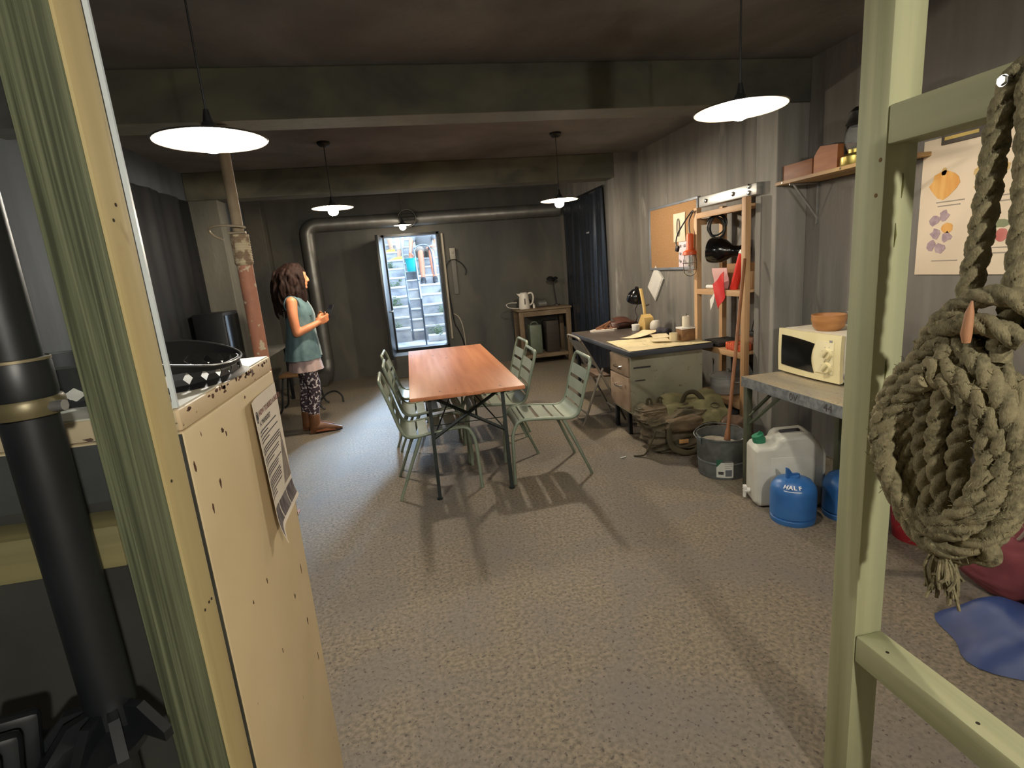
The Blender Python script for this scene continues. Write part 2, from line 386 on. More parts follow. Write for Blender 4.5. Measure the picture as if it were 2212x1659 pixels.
pendant(-0.57, 5.17, 2.14, 'warm pendant lamp beyond the table on the left, near the duct elbow', WARM, LP3)
pendant(1.52, 5.17, 2.085, 'warm pendant lamp in front of the black plastic curtain', WARM, LP3)
pendant(0.03, 7.85, 2.19, 'small warm pendant lamp hanging just above the open doorway', WARM, LP5, (0, 0), 0.12)
pendant(0.75, -1.35, 2.15, 'pendant lamp of the front area, behind the viewer', (1.0, 0.96, 0.86), LP6)
# ------------------------------------------------------------------ table and slatted chairs
TTOP = mat('lacquered_tabletop', srgb(182, 116, 76), srgb(164, 100, 64), 0.42, scale=(22, 0.8, 22), lo=0.3, hi=0.7, c3=srgb(196, 132, 92), s3=(9, 0.7, 1), spots=srgb(128, 76, 50), spot_scale=16, spot_stretch=(1, 0.35, 1), spot_at=0.7, r2=0.52)
GREENMET = mat('dark_green_steel', srgb(34, 42, 40), srgb(26, 32, 31), 0.4, 0.3)
SAGE = mat('sage_green_paint', srgb(160, 169, 153), srgb(149, 158, 142), 0.42, 0.1, scale=(9, 9, 9))
SAGED = mat('sage_green_tube', srgb(136, 146, 127), srgb(124, 134, 116), 0.4, 0.15, scale=(9, 9, 9))
t = thing('folding_table', 'long orange-brown wooden folding table on dark steel legs', 'table', (0.3, 4.44, 0))
x0, x1, y0, y1, zt = -0.075, 0.677, 3.345, 5.55, 0.74
mb = MB().b2((x0, y0, zt-0.026), (x1, y1, zt), 0.004)
part('tabletop', mb, TTOP, t)
for yb, sg in ((3.53, -1), (5.36, 1)):
    yf = 3.43 if sg < 0 else 5.40
    f = []
    for xl, xt in ((0.045, 0.05), (0.545, 0.55)):
        part('leg', MB().tube([(xt, yb, zt-0.03), (xl, yf, 0.0)], 0.0165, 4, up=(1, 1, 0)).tube([(xl, yf, 0.0), (xl, yf, 0.012)], 0.02, 8), GREENMET, t)
    # cross braces between the legs and to the top
    mb = MB()
    yq = yb+(yf-yb)*0.42; zq = (zt-0.03)*(1-0.42)
    mb.tube([(0.05, yb, zt-0.04), (0.545, yq, zq)], 0.012, 4); mb.tube([(0.55, yb, zt-0.04), (0.047, yq, zq)], 0.012, 4)
    mb.tube([(0.05, yb, zt-0.035), (0.55, yb, zt-0.035)], 0.011, 4)
    part('cross_brace', mb, GREENMET, t)
    mb = MB()
    for xx in (0.047, 0.545):
        mb.tube([(xx, yq, zq), (0.30, yb-sg*0.55, zt-0.03)], 0.005, 6)
    part('stay_rod', mb, GREENMET, t)
    part('stretcher', MB().tube([(0.046, yf+(yb-yf)*0.70, 0.50), (0.547, yf+(yb-yf)*0.70, 0.50)], 0.0035, 6), GREENMET, t)
mb = MB(); mb.b2((0.0, 3.45, zt-0.045), (0.03, 5.45, zt-0.027)); mb.b2((0.57, 3.45, zt-0.045), (0.60, 5.45, zt-0.027)); part('top_batten', mb, mat('plain_pine', srgb(186, 150, 106), srgb(164, 128, 86), 0.6, scale=(20, 2, 20)), t)

def make_chair(label):
    t = thing('slatted_chair', label, 'chair', (0, 0, 0), 0, 'sage green slatted metal chairs')
    W = 0.20; rt = 0.0125
    C2 = bez([(0.262, 0.40, 0), (0.238, 0.438, 0), (0.18, 0.452, 0), (0.0, 0.440, 0), (-0.13, 0.427, 0), (-0.188, 0.447, 0), (-0.218, 0.505, 0), (-0.258, 0.65, 0), (-0.30, 0.79, 0)], 48)
    C2 = [(p.x, p.y) for p in C2]
    # frame: both sides joined over the top of the back by a rounded hoop
    top = C2[-1]
    path = [(x, -W, z) for x, z in C2]
    path += [(top[0]-0.009, -W+0.010, top[1]+0.026), (top[0]-0.014, -W+0.040, top[1]+0.042), (top[0]-0.014, W-0.040, top[1]+0.042), (top[0]-0.009, W-0.010, top[1]+0.026)]
    path += [(x, W, z) for x, z in reversed(C2)]
    part('frame', MB().tube(path, rt, 10), SAGED, t, world=False)
    for s in (-1, 1):
        part('leg', MB().tube(bez([(0.262, s*W, 0.405), (0.285, s*(W+0.004), 0.33), (0.292, s*(W+0.018), 0.18), (0.297, s*(W+0.03), 0.012)], 9), 0.0115, 10).cyl((0.297, s*(W+0.03), 0.014), (0.297, s*(W+0.031), 0.0), 0.013, None, 10), SAGED, t, world=False)
    for s in (-1, 1):
        part('leg', MB().tube([(-0.085, s*(W-0.006), 0.428), (-0.16, s*(W+0.006), 0.26), (-0.265, s*(W+0.03), 0.012)], [0.0135, 0.0115, 0.010], 10).cyl((-0.265, s*(W+0.03), 0.014), (-0.265, s*(W+0.031), 0.0), 0.012, None, 10), SAGED, t, world=False)
    def slat(mb, a, b, n=5, sag=0.012):
        idx = [a+(b-a)*k/n for k in range(n+1)]
        def at(u):
            u = max(0, min(len(C2)-1.001, u)); i = int(u); f = u-i
            return (C2[i][0]*(1-f)+C2[i+1][0]*f, C2[i][1]*(1-f)+C2[i+1][1]*f)
        def f(u, v):
            x, z = at(a+(b-a)*u); x2, z2 = at(a+(b-a)*u+0.3); x1, z1 = at(a+(b-a)*u-0.3)
            tx, tz = x2-x1, z2-z1; L = math.hypot(tx, tz) or 1
            q = (1-(2*v-1)**2)*sag
            return (x-q*0.6*abs(tz/L), -W+2*W*v, z-q*0.6*abs(tx/L))
        mb.grid(f, n, 8, 0.003)
    m = len(C2)-1
    seat = MB()
    slat(seat, 0.0, m*0.16); 
    for a, b in ((0.175, 0.235), (0.25, 0.31), (0.325, 0.385), (0.40, 0.46)): slat(seat, m*a, m*b, 3)
    slat(seat, m*0.475, m*0.715, 9)
    part('seat', seat, SAGE, t, world=False)
    back = MB()
    for a, b in ((0.735, 0.795), (0.815, 0.875), (0.895, 0.955)): slat(back, m*a, m*b, 3)
    part('backrest', back, SAGE, t, world=False)
    return t
ch = make_chair('sage green slatted chair pulled out at the near right of the table')
ch.location = (0.885, 3.71, 0); ch.rotation_euler = (0, 0, PI-0.03)
CH = [(0.62, 4.27, PI-0.02, 'sage green slatted chair pushed in, middle of the three on the right of the table'),
      (0.68, 4.86, PI+0.02, 'sage green slatted chair pushed in at the far right of the table'),
      (0.045, 3.745, 0.03, 'sage green slatted chair nearest on the left of the table'),
      (0.05, 4.33, 0.02, 'sage green slatted chair pushed in, middle of the three on the left of the table'),
      (0.02, 4.93, -0.03, 'sage green slatted chair pushed in at the far left of the table')]
for x, y, r, lab in CH:
    dup(ch, (x, y, 0), r, lab)
# ------------------------------------------------------------------ wooden shelf unit on the right wall
PINE = mat('aged_pine', srgb(190, 152, 110), srgb(162, 124, 84), 0.6, scale=(26, 26, 1.6), lo=0.3, hi=0.7, c3=srgb(196, 160, 118), s3=(5, 5, 1.2), bump=0.0006, bscale=(60, 60, 4))
PINEY = mat('aged_pine_boards', srgb(190, 152, 110), srgb(162, 124, 84), 0.6, scale=(26, 1.6, 26), lo=0.3, hi=0.7, c3=srgb(196, 160, 118), s3=(5, 1.2, 5))
ALU = mat('brushed_aluminium', srgb(186, 186, 182), srgb(160, 160, 157), 0.32, 0.85, scale=(3, 3, 40), lo=0.3, hi=0.7, r2=0.45)
ZINC = mat('galvanised_zinc', srgb(140, 146, 146), srgb(112, 118, 119), 0.42, 0.75, scale=(14, 14, 14), lo=0.3, hi=0.7, dist=1.0, r2=0.55)
CARD = mat('brown_card', srgb(150, 112, 76), srgb(136, 100, 66), 0.85)
PAPER = mat('cream_paper', srgb(236, 222, 184), srgb(222, 206, 166), 0.8, scale=(9, 9, 9), c3=srgb(200, 176, 128), s3=(4, 4, 4))
WPAPER = mat('white_paper', srgb(214, 210, 202), srgb(204, 200, 192), 0.8)
INK = mat('printed_ink', srgb(66, 62, 62), None, 0.8)
PALEINK = mat('pale_ink', srgb(150, 146, 146), None, 0.8)
WHITE = mat('white_plastic', srgb(226, 224, 216), srgb(216, 214, 206), 0.45)
ORANGE = mat('orange_plastic', srgb(226, 98, 48), srgb(206, 84, 40), 0.45)
sh = thing('shelf_unit', 'tall pine shelf unit standing against the right wall', 'shelf', (2.6, 3.98, 0))
yn, yf2 = 3.66, 4.34
for x, y in ((2.485, yn), (2.485, yf2), (2.725, yf2), (2.725, yn+0.045)):
    part('post', MB().box((x, y, 0.93), (0.045, 0.05, 1.86), None, 0.003), PINE, sh)
for z in (0.10, 1.72): part('side_rail', MB().b2((2.507, yf2-0.012, z), (2.70, yf2+0.012, z+0.05)), PINE, sh)
for z in (0.295, 0.705, 1.185, 1.815):
    part('shelf_board', MB().b2((2.462, yn+0.026, z-0.045), (2.482, yf2-0.026, z), 0.002).b2((2.483, yn+0.026, z-0.02), (2.755, yf2-0.026, z), 0.002), PINEY, sh)
# metal fitting on top
f = thing('strip_light', 'silver metal strip fitting lying along the top of the pine shelf unit', 'light fitting', (2.56, 4.0, 1.86))
part('housing', MB().box((2.545, 3.97, 1.905), (0.075, 0.78, 0.085), None, 0.008), ALU, f)
CHROME = mat('bright_chrome', srgb(225, 225, 222), None, 0.12, 1.0)
for y, z in ((3.66, 1.93), (3.66, 1.885), (3.86, 1.905), (4.24, 1.905)):
    part('clip', MB().box((2.502, y, z), (0.014, 0.022, 0.03), (0.5, 0, 0), 0.003), CHROME, f, label='bright clip')
# inspection lamp hung on the far front post, with its cable
l = thing('inspection_lamp', 'orange handled inspection lamp with wire cage hanging from the shelf post', 'work lamp', (2.43, 4.36, 1.5))
hx, hy = 2.43, 4.37
part('handle', MB().lathe([(0.001, 1.66), (0.024, 1.655), (0.03, 1.64), (0.03, 1.54), (0.036, 1.52), (0.060, 1.505), (0.064, 1.48), (0.05, 1.475), (0.001, 1.475)], (hx, hy, 0), 20), ORANGE, l)
mb = MB()
for k in range(6):
    a = 2*PI*k/6
    mb.tube(bez([(hx+0.052*math.cos(a), hy+0.052*math.sin(a), 1.478), (hx+0.062*math.cos(a), hy+0.062*math.sin(a), 1.40), (hx+0.05*math.cos(a), hy+0.05*math.sin(a), 1.32), (hx, hy, 1.295)], 12), 0.003, 6)
for z, r in ((1.41, 0.062), (1.35, 0.057)): mb.tube([(hx+r*math.cos(2*PI*k/24), hy+r*math.sin(2*PI*k/24), z) for k in range(24)], 0.003, 6, closed=True)
part('cage', mb, CHROME, l)
part('glass', MB().lathe([(0.042, 1.475), (0.046, 1.42), (0.042, 1.36), (0.02, 1.325), (0.001, 1.32)], (hx, hy, 0), 20), clear('lamp_glass', (0.92, 0.92, 0.9, 1), 0.18, 0.1), l)
part('bulb', MB().lathe([(0.012, 1.47), (0.024, 1.42), (0.022, 1.39), (0.001, 1.37)], (hx, hy, 0), 16), WHITE, l)
part('cable', MB().tube(bez([(hx, hy, 1.655), (2.44, 4.40, 1.76), (2.445, 4.34, 1.84), (2.44, 4.42, 1.80), (2.42, 4.55, 1.68), (2.41, 4.58, 1.60), (2.41, 4.56, 1.56)], 40), 0.006, 8), BLACKPL, l)
part('plug', MB().box((2.41, 4.555, 1.54), (0.025, 0.04, 0.05), (0.3, 0, 0), 0.006), BLACKPL, l)
mb = MB()
pp = []
for k in range(90):
    a = 2*PI*k/26; r = 0.075+0.012*math.sin(k*0.37)
    q = r*math.cos(a)+0.012*math.sin(k*0.21); pp.append((2.56+0.80*q+0.004*(k/26), 4.17-0.55*q+0.005*(k/26), 1.69+r*math.sin(a)*1.1))
solo('coiled_cable', mb.tube(pp, 0.007, 8), BLACKPL, 'coil of black cable hanging under the top board of the pine shelf unit', 'cable', (2.45, 4.19, 1.7))
# upper shelf contents (z 1.185)
BLK = mat('glossy_black', srgb(14, 14, 15), srgb(10, 10, 11), 0.18)
solo('cardboard_box', MB().box((2.62, 3.90, 1.285), (0.17, 0.17, 0.2), None, 0.003), CARD, 'brown cardboard box under the black lamp head on the shelf', 'box', (2.62, 3.90, 1.185))
M = Vector((0.55, -0.80, -0.10)).to_track_quat('Z', 'Y').to_matrix()
t = thing('lamp_head', 'glossy black lamp head lying on the cardboard box on the upper shelf', 'lamp', (2.585, 3.98, 1.386))
part('lamp_shade', MB().lathe([(0.098, -0.10), (0.104, -0.07), (0.102, -0.03), (0.09, 0.02), (0.06, 0.065), (0.045, 0.09), (0.043, 0.14), (0.052, 0.16), (0.052, 0.20), (0.036, 0.225), (0.001, 0.23)], (2.56, 4.09, 1.492), 32, M), BLK, t)
part('shade_lining', MB().lathe([(0.098, -0.10), (0.09, -0.05), (0.05, 0.02), (0.001, 0.04)], (2.56, 4.09, 1.492), 32, M), BLACKPL, t)
RED = mat('signal_red', srgb(206, 34, 30), srgb(190, 26, 26), 0.5); PINK = mat('pale_pink', srgb(222, 178, 174), srgb(212, 166, 162), 0.6)
q = thing('folded_flag', 'red and white cloth flag hanging over the edge of the upper shelf', 'flag', (2.47, 3.96, 1.18))
part('pink_panel', MB().grid(lambda u, v: (2.478+0.01*math.sin(v*5)+0.012*u, 4.09-0.19*u, 1.192+0.165*v), 6, 6, 0.004), PINK, q)
part('red_panel', MB().grid(lambda u, v: (2.455-0.006*math.sin(7*u+3*v), 3.90+0.15*u*(1-0.3*v)-0.02*v, 1.33-0.20*v-0.10*u*1.0), 8, 8, 0.004), RED, q)
part('white_tip', MB().grid(lambda u, v: (2.450, 4.015+0.075*u*(1-0.4*v)+0.02*v, 1.15-0.085*v-0.07*u+0.02), 6, 6, 0.004), WHITE, q)
solo('paper_roll', MB().tube([(2.50, 4.21, 1.203), (2.50, 4.07, 1.203)], 0.017, 14), WHITE, 'small white paper roll at the front of the upper shelf', 'roll', (2.50, 4.14, 1.186))
t = thing('red_torch', 'red tube leaning against the near post on the upper shelf', 'torch', (2.52, 3.75, 1.186))
part('barrel', MB().tube([(2.52, 3.86, 1.188), (2.53, 3.765, 1.46)], [0.034, 0.030], 18), mat('bright_red', srgb(226, 58, 44), srgb(210, 46, 36), 0.35), t)
part('end_cap', MB().tube([(2.53, 3.7645, 1.4615), (2.531, 3.757, 1.485)], [0.031, 0.025], 18), WHITE, t)
solo('wood_offcut', MB().box((2.60, 3.74, 1.255), (0.10, 0.03, 0.135), (0.12, 0, 0), 0.002), PINE, 'short pine offcut standing beside the near post on the upper shelf', 'wood')
# middle shelf (z 0.705)
t = thing('ribbed_tray', 'flat black ribbed tray on the middle shelf of the pine unit', 'tray', (2.61, 4.16, 0.706))
part('tray_base', MB().box((2.61, 4.15, 0.722), (0.27, 0.27, 0.03), None, 0.008), BLACKPL, t)
mb = MB()
for k in range(7): mb.box((2.61, 4.04+0.035*k, 0.742), (0.23, 0.012, 0.012), None, 0.003)
part('ribs', mb, mat('worn_rubber', srgb(70, 66, 60), srgb(52, 50, 46), 0.6), t)
BRICK = mat('orange_brick', srgb(214, 98, 62), srgb(190, 80, 48), 0.8, scale=(30, 30, 30))
t = thing('orange_block', 'ribbed orange block at the front of the middle shelf', 'block', (2.535, 3.80, 0.706))
part('body', MB().box((2.535, 3.82, 0.737), (0.10, 0.21, 0.06), None, 0.012), BRICK, t)
mb = MB()
for k in range(6): mb.box((2.535, 3.745+0.03*k, 0.737), (0.106, 0.012, 0.066), None, 0.005)
part('bands', mb, BRICK, t)
solo('brown_case', MB().box((2.66, 3.84, 0.755), (0.13, 0.24, 0.10), None, 0.01), mat('brown_leather', srgb(112, 70, 46), srgb(92, 56, 36), 0.6, scale=(14, 14, 14)), 'brown case lying behind the orange block on the shelf', 'case', (2.66, 3.84, 0.706))
t = thing('handheld_radio', 'black handheld radio with aerial lying on the brown case', 'radio', (2.66, 3.78, 0.806))
part('body', MB().box((2.66, 3.77, 0.826), (0.06, 0.14, 0.038), None, 0.006), BLACKPL, t)
part('aerial', MB().tube([(2.66, 3.83, 0.84), (2.655, 3.78, 0.99)], 0.004, 8), BLACKPL, t)
# lower shelf: pot
POT = mat('pot_aluminium', srgb(186, 184, 178), srgb(164, 162, 157), 0.38, 0.45, scale=(4, 4, 30), r2=0.5)
px, py, pz = 2.60, 4.06, 0.296
t = thing('cooking_pot', 'large dented aluminium cooking pot on the lowest shelf board', 'pot', (px, py, pz))
part('pot_body', MB().lathe([(0.001, pz), (0.125, pz), (0.14, pz+0.015), (0.145, pz+0.14), (0.152, pz+0.146), (0.152, pz+0.154), (0.141, pz+0.154), (0.136, pz+0.02), (0.001, pz+0.012)], (px, py, 0), 40), POT, t)
part('lid', MB().lathe([(0.139, pz+0.150), (0.11, pz+0.168), (0.04, pz+0.178), (0.001, pz+0.179)], (px, py, 0), 40).lathe([(0.001, pz+0.21), (0.016, pz+0.205), (0.016, pz+0.196), (0.006, pz+0.178)], (px, py, 0), 14), POT, t)
for s in (-1, 1):
    part('handle', MB().tube(bez([(px-0.04, py+s*0.146, pz+0.12), (px-0.03, py+s*0.185, pz+0.125), (px+0.03, py+s*0.185, pz+0.125), (px+0.04, py+s*0.146, pz+0.12)], 14), 0.006, 8), POT, t)
t = thing('ladle', 'steel ladle handle sticking up out of the cooking pot', 'ladle', (px-0.08, py+0.05, pz+0.15))
part('stem', MB().tube([(px-0.10, py+0.05, pz+0.158), (px-0.14, py-0.005, pz+0.30)], 0.006, 8), CHROME, t)
part('hook', MB().tube(arc((px-0.145, py-0.01, pz+0.30), 0.014, 0, PI, 8, 'yz'), 0.004, 6), CHROME, t)
solo('pot_lid', MB().lathe([(0.001, 0.014), (0.05, 0.012), (0.14, 0.0), (0.146, 0.0), (0.146, -0.008), (0.138, -0.006), (0.05, 0.004), (0.001, 0.006)], (2.715, 4.02, 0.45), 36, Matrix.Rotation(math.radians(82), 3, 'Y')), POT, 'round aluminium lid standing behind the cooking pot', 'lid', (2.715, 4.02, 0.304))
# ------------------------------------------------------------------ corkboard with papers, loose sheet
CORK = mat('cork', srgb(156, 120, 82), srgb(140, 105, 68), 0.85, scale=(90, 90, 90), detail=3, lo=0.4, hi=0.6)
GREYAL = mat('grey_frame', srgb(150, 154, 160), srgb(136, 140, 146), 0.4, 0.5)
t = thing('corkboard', 'framed corkboard hung on the right wall above the desk', 'notice board', (2.79, 5.36, 1.67))
ya, yb, za, zb = 4.85, 5.88, 1.345, 2.0
part('cork_panel', MB().b2((2.78, ya, za), (2.798, yb, zb)), CORK, t)
mb = MB(); mb.b2((2.77, ya-0.012, za-0.012), (2.799, yb+0.012, za+0.014), .003); mb.b2((2.77, ya-0.012, zb-0.014), (2.799, yb+0.012, zb+0.012), .003)
mb.b2((2.77, ya-0.012, za+0.014), (2.799, ya+0.014, zb-0.014), .003); mb.b2((2.77, yb-0.014, za+0.014), (2.799, yb+0.012, zb-0.014), .003)
part('frame', mb, GREYAL, t)
def sheet(name, label, cat, y0, y1, z0, z1, x, m, bow=0.006):
    s = thing(name, label, cat, (x, (y0+y1)/2, z0))
    part('sheet', MB().grid(lambda u, v: (x-bow*math.sin(PI*v)*u, y1+(y0-y1)*u, z0+(z1-z0)*v), 6, 8, 0.0015), m, s)
    return s
s = sheet('drawing', 'cream drawing of an upright leaf shape pinned to the corkboard', 'paper', 5.08, 5.325, 1.615, 1.895, 2.776, mat('buff_paper', srgb(206, 196, 172), srgb(196, 186, 160), 0.8))
part('leaf_outline', MB().tube([(2.7655, 5.205+0.03*math.sin(2*PI*k/30), 1.755+0.085*math.cos(2*PI*k/30)) for k in range(30)], 0.0035, 6, closed=True).tube([(2.765, 5.205, 1.83), (2.765, 5.205, 1.68)], 0.002, 6), INK, s)
s = sheet('printed_page', 'pinkish printed page pinned at the bottom right of the corkboard', 'paper', 4.94, 5.22, 1.36, 1.61, 2.776, mat('pinkish_paper', srgb(214, 198, 204), srgb(204, 188, 194), 0.8))
for r in range(3):
    for c in range(3):
        part('print_mark', MB().box((2.7655, 5.18-0.09*c, 1.57-0.075*r), (0.002, 0.035, 0.022), (0.3*r-0.2, 0, 0)), PALEINK, s)
t = thing('clipboard', 'white pad hung diamond-wise on the wall below the corkboard', 'pad', (2.79, 5.79, 1.18))
c = [(5.765, 1.385), (5.585, 1.235), (5.79, 0.985), (5.985, 1.14)]
part('pad', MB().prism(c, 'x', 2.778, 2.796), mat('pale_grey_paper', srgb(196, 194, 186), srgb(184, 182, 174), 0.8), t)
part('top_sheet', MB().prism([(5.768, 1.37), (5.61, 1.24), (5.79, 1.005), (5.965, 1.14)], 'x', 2.7745, 2.7775), WPAPER, t)
# ------------------------------------------------------------------ desk
DTOP = mat('dark_desk_top', srgb(74, 66, 60), srgb(60, 54, 50), 0.45, scale=(12, 2, 12), c3=srgb(84, 74, 66), s3=(3, 1, 3))
DGREY = mat('old_desk_paint', srgb(158, 156, 134), srgb(140, 138, 118), 0.6, scale=(5, 5, 5), spots=srgb(120, 112, 88), spot_scale=26, spot_at=0.62, spot_soft=0.1, c3=srgb(150, 146, 122), s3=(2, 2, 2))
DRAWM = mat('old_drawer_paint', srgb(172, 150, 128), srgb(150, 128, 106), 0.6, scale=(6, 6, 6), spots=srgb(116, 86, 62), spot_scale=14, spot_at=0.62, spot_soft=0.1)
DBLUE = mat('slate_edge', srgb(74, 78, 84), srgb(62, 66, 72), 0.5)
d = thing('desk', 'old grey metal desk with drawers under a cluttered dark top', 'desk', (2.08, 4.78, 0))
dx0, dx1, dy0, dy1, dz = 1.70, 2.44, 4.03, 5.60, 0.75
part('desktop', MB().b2((dx0, dy0, dz-0.03), (dx1, dy1, dz), 0.004), DTOP, d)
part('edge_band', MB().b2((dx0-0.006, dy0-0.006, dz-0.042), (dx1, dy0+0.014, dz-0.002), 0.003).b2((dx0-0.006, dy0, dz-0.042), (dx0+0.014, dy1, dz-0.002), 0.003), DBLUE, d)
part('pedestal', MB().b2((dx0+0.03, dy0+0.06, 0.20), (dx1-0.06, dy0+0.50, dz-0.042), 0.006), DGREY, d)
for z0, z1 in ((0.525, 0.685), (0.225, 0.515)):
    dr = part('drawer', MB().b2((dx0+0.012, dy0+0.075, z0), (dx0+0.032, dy0+0.485, z1), 0.005), DRAWM, d)
    zz = z1-0.09
    part('handle', MB().tube(bez([(dx0+0.012, dy0+0.22, zz), (dx0-0.012, dy0+0.23, zz-0.006), (dx0-0.014, dy0+0.28, zz-0.014), (dx0-0.012, dy0+0.33, zz-0.006), (dx0+0.012, dy0+0.34, zz)], 16), 0.006, 8), CHROME, dr, label='bright bow handle')
part('panel_vent', MB().box((dx0+0.13, dy0+0.058, 0.60), (0.15, 0.006, 0.012)).box((dx0+0.11, dy0+0.058, 0.49), (0.09, 0.006, 0.008)), INK, d)
part('back_panel', MB().b2((dx1-0.06, dy0+0.5, 0.30), (dx1-0.045, dy1-0.03, dz-0.04)), DGREY, d)
for x, y in ((dx0+0.05, dy0+0.16), (dx1-0.09, dy0+0.16), (dx0+0.05, dy0+0.44), (dx1-0.09, dy0+0.44)):
    part('leg', MB().b2((x-0.015, y-0.02, 0.0), (x+0.015, y+0.02, 0.205), 0.002), DARKMET, d)
for x in (dx0+0.05, dx1-0.06):
    part('leg', MB().b2((x-0.018, dy1-0.06, 0.0), (x+0.018, dy1-0.024, dz-0.031), 0.002), DARKMET, d)
# map and papers on the desk
def wav(x, y, a=0.003): return a*(noise.noise(Vector((x*7, y*7, 1.3)))+0.5)
def flat_sheet(name, label, cat, corners, z, m, nu=14, nv=14, a=0.003, curl=0.0, th=0.0015, group=None):
    c = [Vector((p[0], p[1], 0)) for p in corners]
    def f(u, v):
        p = c[0]*(1-u)*(1-v)+c[1]*u*(1-v)+c[2]*u*v+c[3]*(1-u)*v
        return (p.x, p.y, z+th+wav(p.x, p.y, a)+a*0.5+curl*(v**3+0.4*u**4))
    return solo(name, MB().grid(f, nu, nv, th), m, label, cat, (c[0].x, c[0].y, z), group)
MAPM = mat('old_map', srgb(238, 222, 178), srgb(226, 208, 162), 0.75, scale=(7, 7, 7), c3=srgb(196, 186, 140), s3=(5, 5, 5), spots=srgb(176, 162, 118), spot_scale=22, spot_at=0.63, spot_soft=0.06)
flat_sheet('paper_map', 'large cream map spread over the near end of the desk', 'map', [(1.705, 4.035), (2.43, 4.028), (2.40, 4.62), (1.74, 4.66)], dz, MAPM, a=0.004)
flat_sheet('paper_sheet', 'long cream sheet with a curled corner behind the map', 'paper', [(1.90, 4.72), (2.02, 4.60), (2.36, 4.82), (2.24, 4.96)], dz+0.004, PAPER, a=0.008, curl=0.02)
flat_sheet('paper_sheet', 'small crumpled cream sheet beside the candle box', 'paper', [(2.10, 4.42), (2.24, 4.36), (2.30, 4.60), (2.16, 4.64)], dz+0.008, PAPER, a=0.02)
flat_sheet('paper_sheet', 'torn cream scrap lying on the map in front of the candle box', 'paper', [(2.02, 4.28), (2.16, 4.22), (2.19, 4.36), (2.05, 4.40)], dz+0.008, PAPER, a=0.016)
# sandal, pouch, jar, desk lamp, cup, cloth, candle on box
LEATH = mat('dark_leather', srgb(74, 42, 30), srgb(54, 30, 22), 0.5, scale=(10, 10, 10))
TAN = mat('tan_leather', srgb(122, 78, 48), srgb(102, 64, 38), 0.6, scale=(14, 14, 14))
t = thing('sandal', 'tan leather strap sandal with a pale sole edge on the far desk end', 'sandal', (2.02, 5.44, dz))
part('sole', MB().prism([(1.86, 5.46), (1.88, 5.41), (1.98, 5.38), (2.10, 5.37), (2.15, 5.41), (2.14, 5.46), (2.05, 5.48), (1.93, 5.50)], 'z', dz, dz+0.02), mat('pale_sole', srgb(206, 196, 184), None, 0.6), t)
part('strap', MB().tube([(2.0, 5.40, dz+0.03), (2.08, 5.42, dz+0.09), (2.11, 5.46, dz+0.03)], 0.016, 8, flat=0.25).tube([(1.92, 5.44, dz+0.024), (2.08, 5.42, dz+0.09)], 0.016, 8, flat=0.25).tube([(1.93, 5.44, dz+0.025), (2.10, 5.41, dz+0.025)], 0.012, 8, flat=0.5), TAN, t)
mb = MB(); mb.sph((2.24, 5.50, dz+0.05), 0.15, 18, (1.1, 0.5, 0.33)).sph((2.35, 5.52, dz+0.04), 0.09, 14, (1.0, 0.6, 0.45)).box((2.14, 5.47, dz+0.02), (0.1, 0.08, 0.036), None, 0.01)
t = thing('leather_pouch', 'dark brown leather pouch lying behind the sandal', 'pouch', (2.24, 5.50, dz))
part('pouch_body', remesh(mb, 0.01, 3).xf(Matrix.Identity(4)), LEATH, t)
part('flap', MB().grid(lambda u, v: (2.15+0.17*u, 5.425+0.13*v, dz+0.062+0.05*math.sin(PI*v*0.55)+0.014*math.sin(PI*u)), 8, 8, 0.006), LEATH, t)
t = thing('small_jar', 'small white jar with a red mark beside the dark pouch', 'jar', (2.30, 5.25, dz))
part('pot', MB().lathe([(0.001, dz), (0.036, dz), (0.04, dz+0.01), (0.04, dz+0.05), (0.001, dz+0.052)], (2.28, 5.22, 0), 20), WHITE, t)
part('lid', MB().lathe([(0.042, dz+0.046), (0.042, dz+0.064), (0.001, dz+0.065)], (2.28, 5.22, 0), 20), WHITE, t)
YEL = mat('mustard_yellow', srgb(196, 166, 104), srgb(180, 150, 90), 0.5)
lx, ly = 2.46-0.07, 5.24
t = thing('desk_lamp', 'yellow armed desk lamp with a black shade on the desk', 'lamp', (lx, ly, dz))
part('base', MB().prism([(ly+0.10, dz), (ly-0.12, dz), (ly-0.12, dz+0.08), (ly-0.10, dz+0.13), (ly-0.03, dz+0.16), (ly+0.02, dz+0.10)], 'x', lx-0.05, lx+0.05), YEL, t)
part('arm', MB().tube(bez([(lx, ly-0.02, dz+0.10), (lx, ly+0.0, dz+0.22), (lx, ly+0.04, dz+0.33), (lx, ly+0.075, dz+0.42)], 10), 0.018, 8, flat=0.6), YEL, t)
part('wire', MB().tube(bez([(lx-0.01, ly+0.04, dz+0.32), (lx-0.03, ly+0.16, dz+0.2), (lx-0.02, ly+0.14, dz+0.12), (lx-0.03, ly+0.19, dz+0.03), (lx-0.01, ly+0.12, dz+0.01)], 20), 0.004, 6), BLACKPL, t)
M = Matrix.Rotation(math.radians(24), 3, 'X')
part('lamp_shade', MB().lathe([(0.088, -0.12), (0.09, -0.11), (0.08, -0.05), (0.05, -0.005), (0.022, 0.015), (0.018, 0.04), (0.001, 0.042)], (lx-0.02, ly+0.14, dz+0.40), 28, M), BLK, t)
part('shade_lining', MB().lathe([(0.088, -0.12), (0.075, -0.05), (0.04, -0.01), (0.001, 0.0)], (lx-0.02, ly+0.14, dz+0.40), 28, M), WHITE, t)
part('clamp_screw', MB().cyl((lx+0.02, ly-0.0, dz+0.245), (lx+0.05, ly-0.005, dz+0.255), 0.008, None, 10), CHROME, t)
t = thing('domed_cup', 'pale grey dome on a red base standing on the desk', 'cup', (2.40, 4.97, dz))
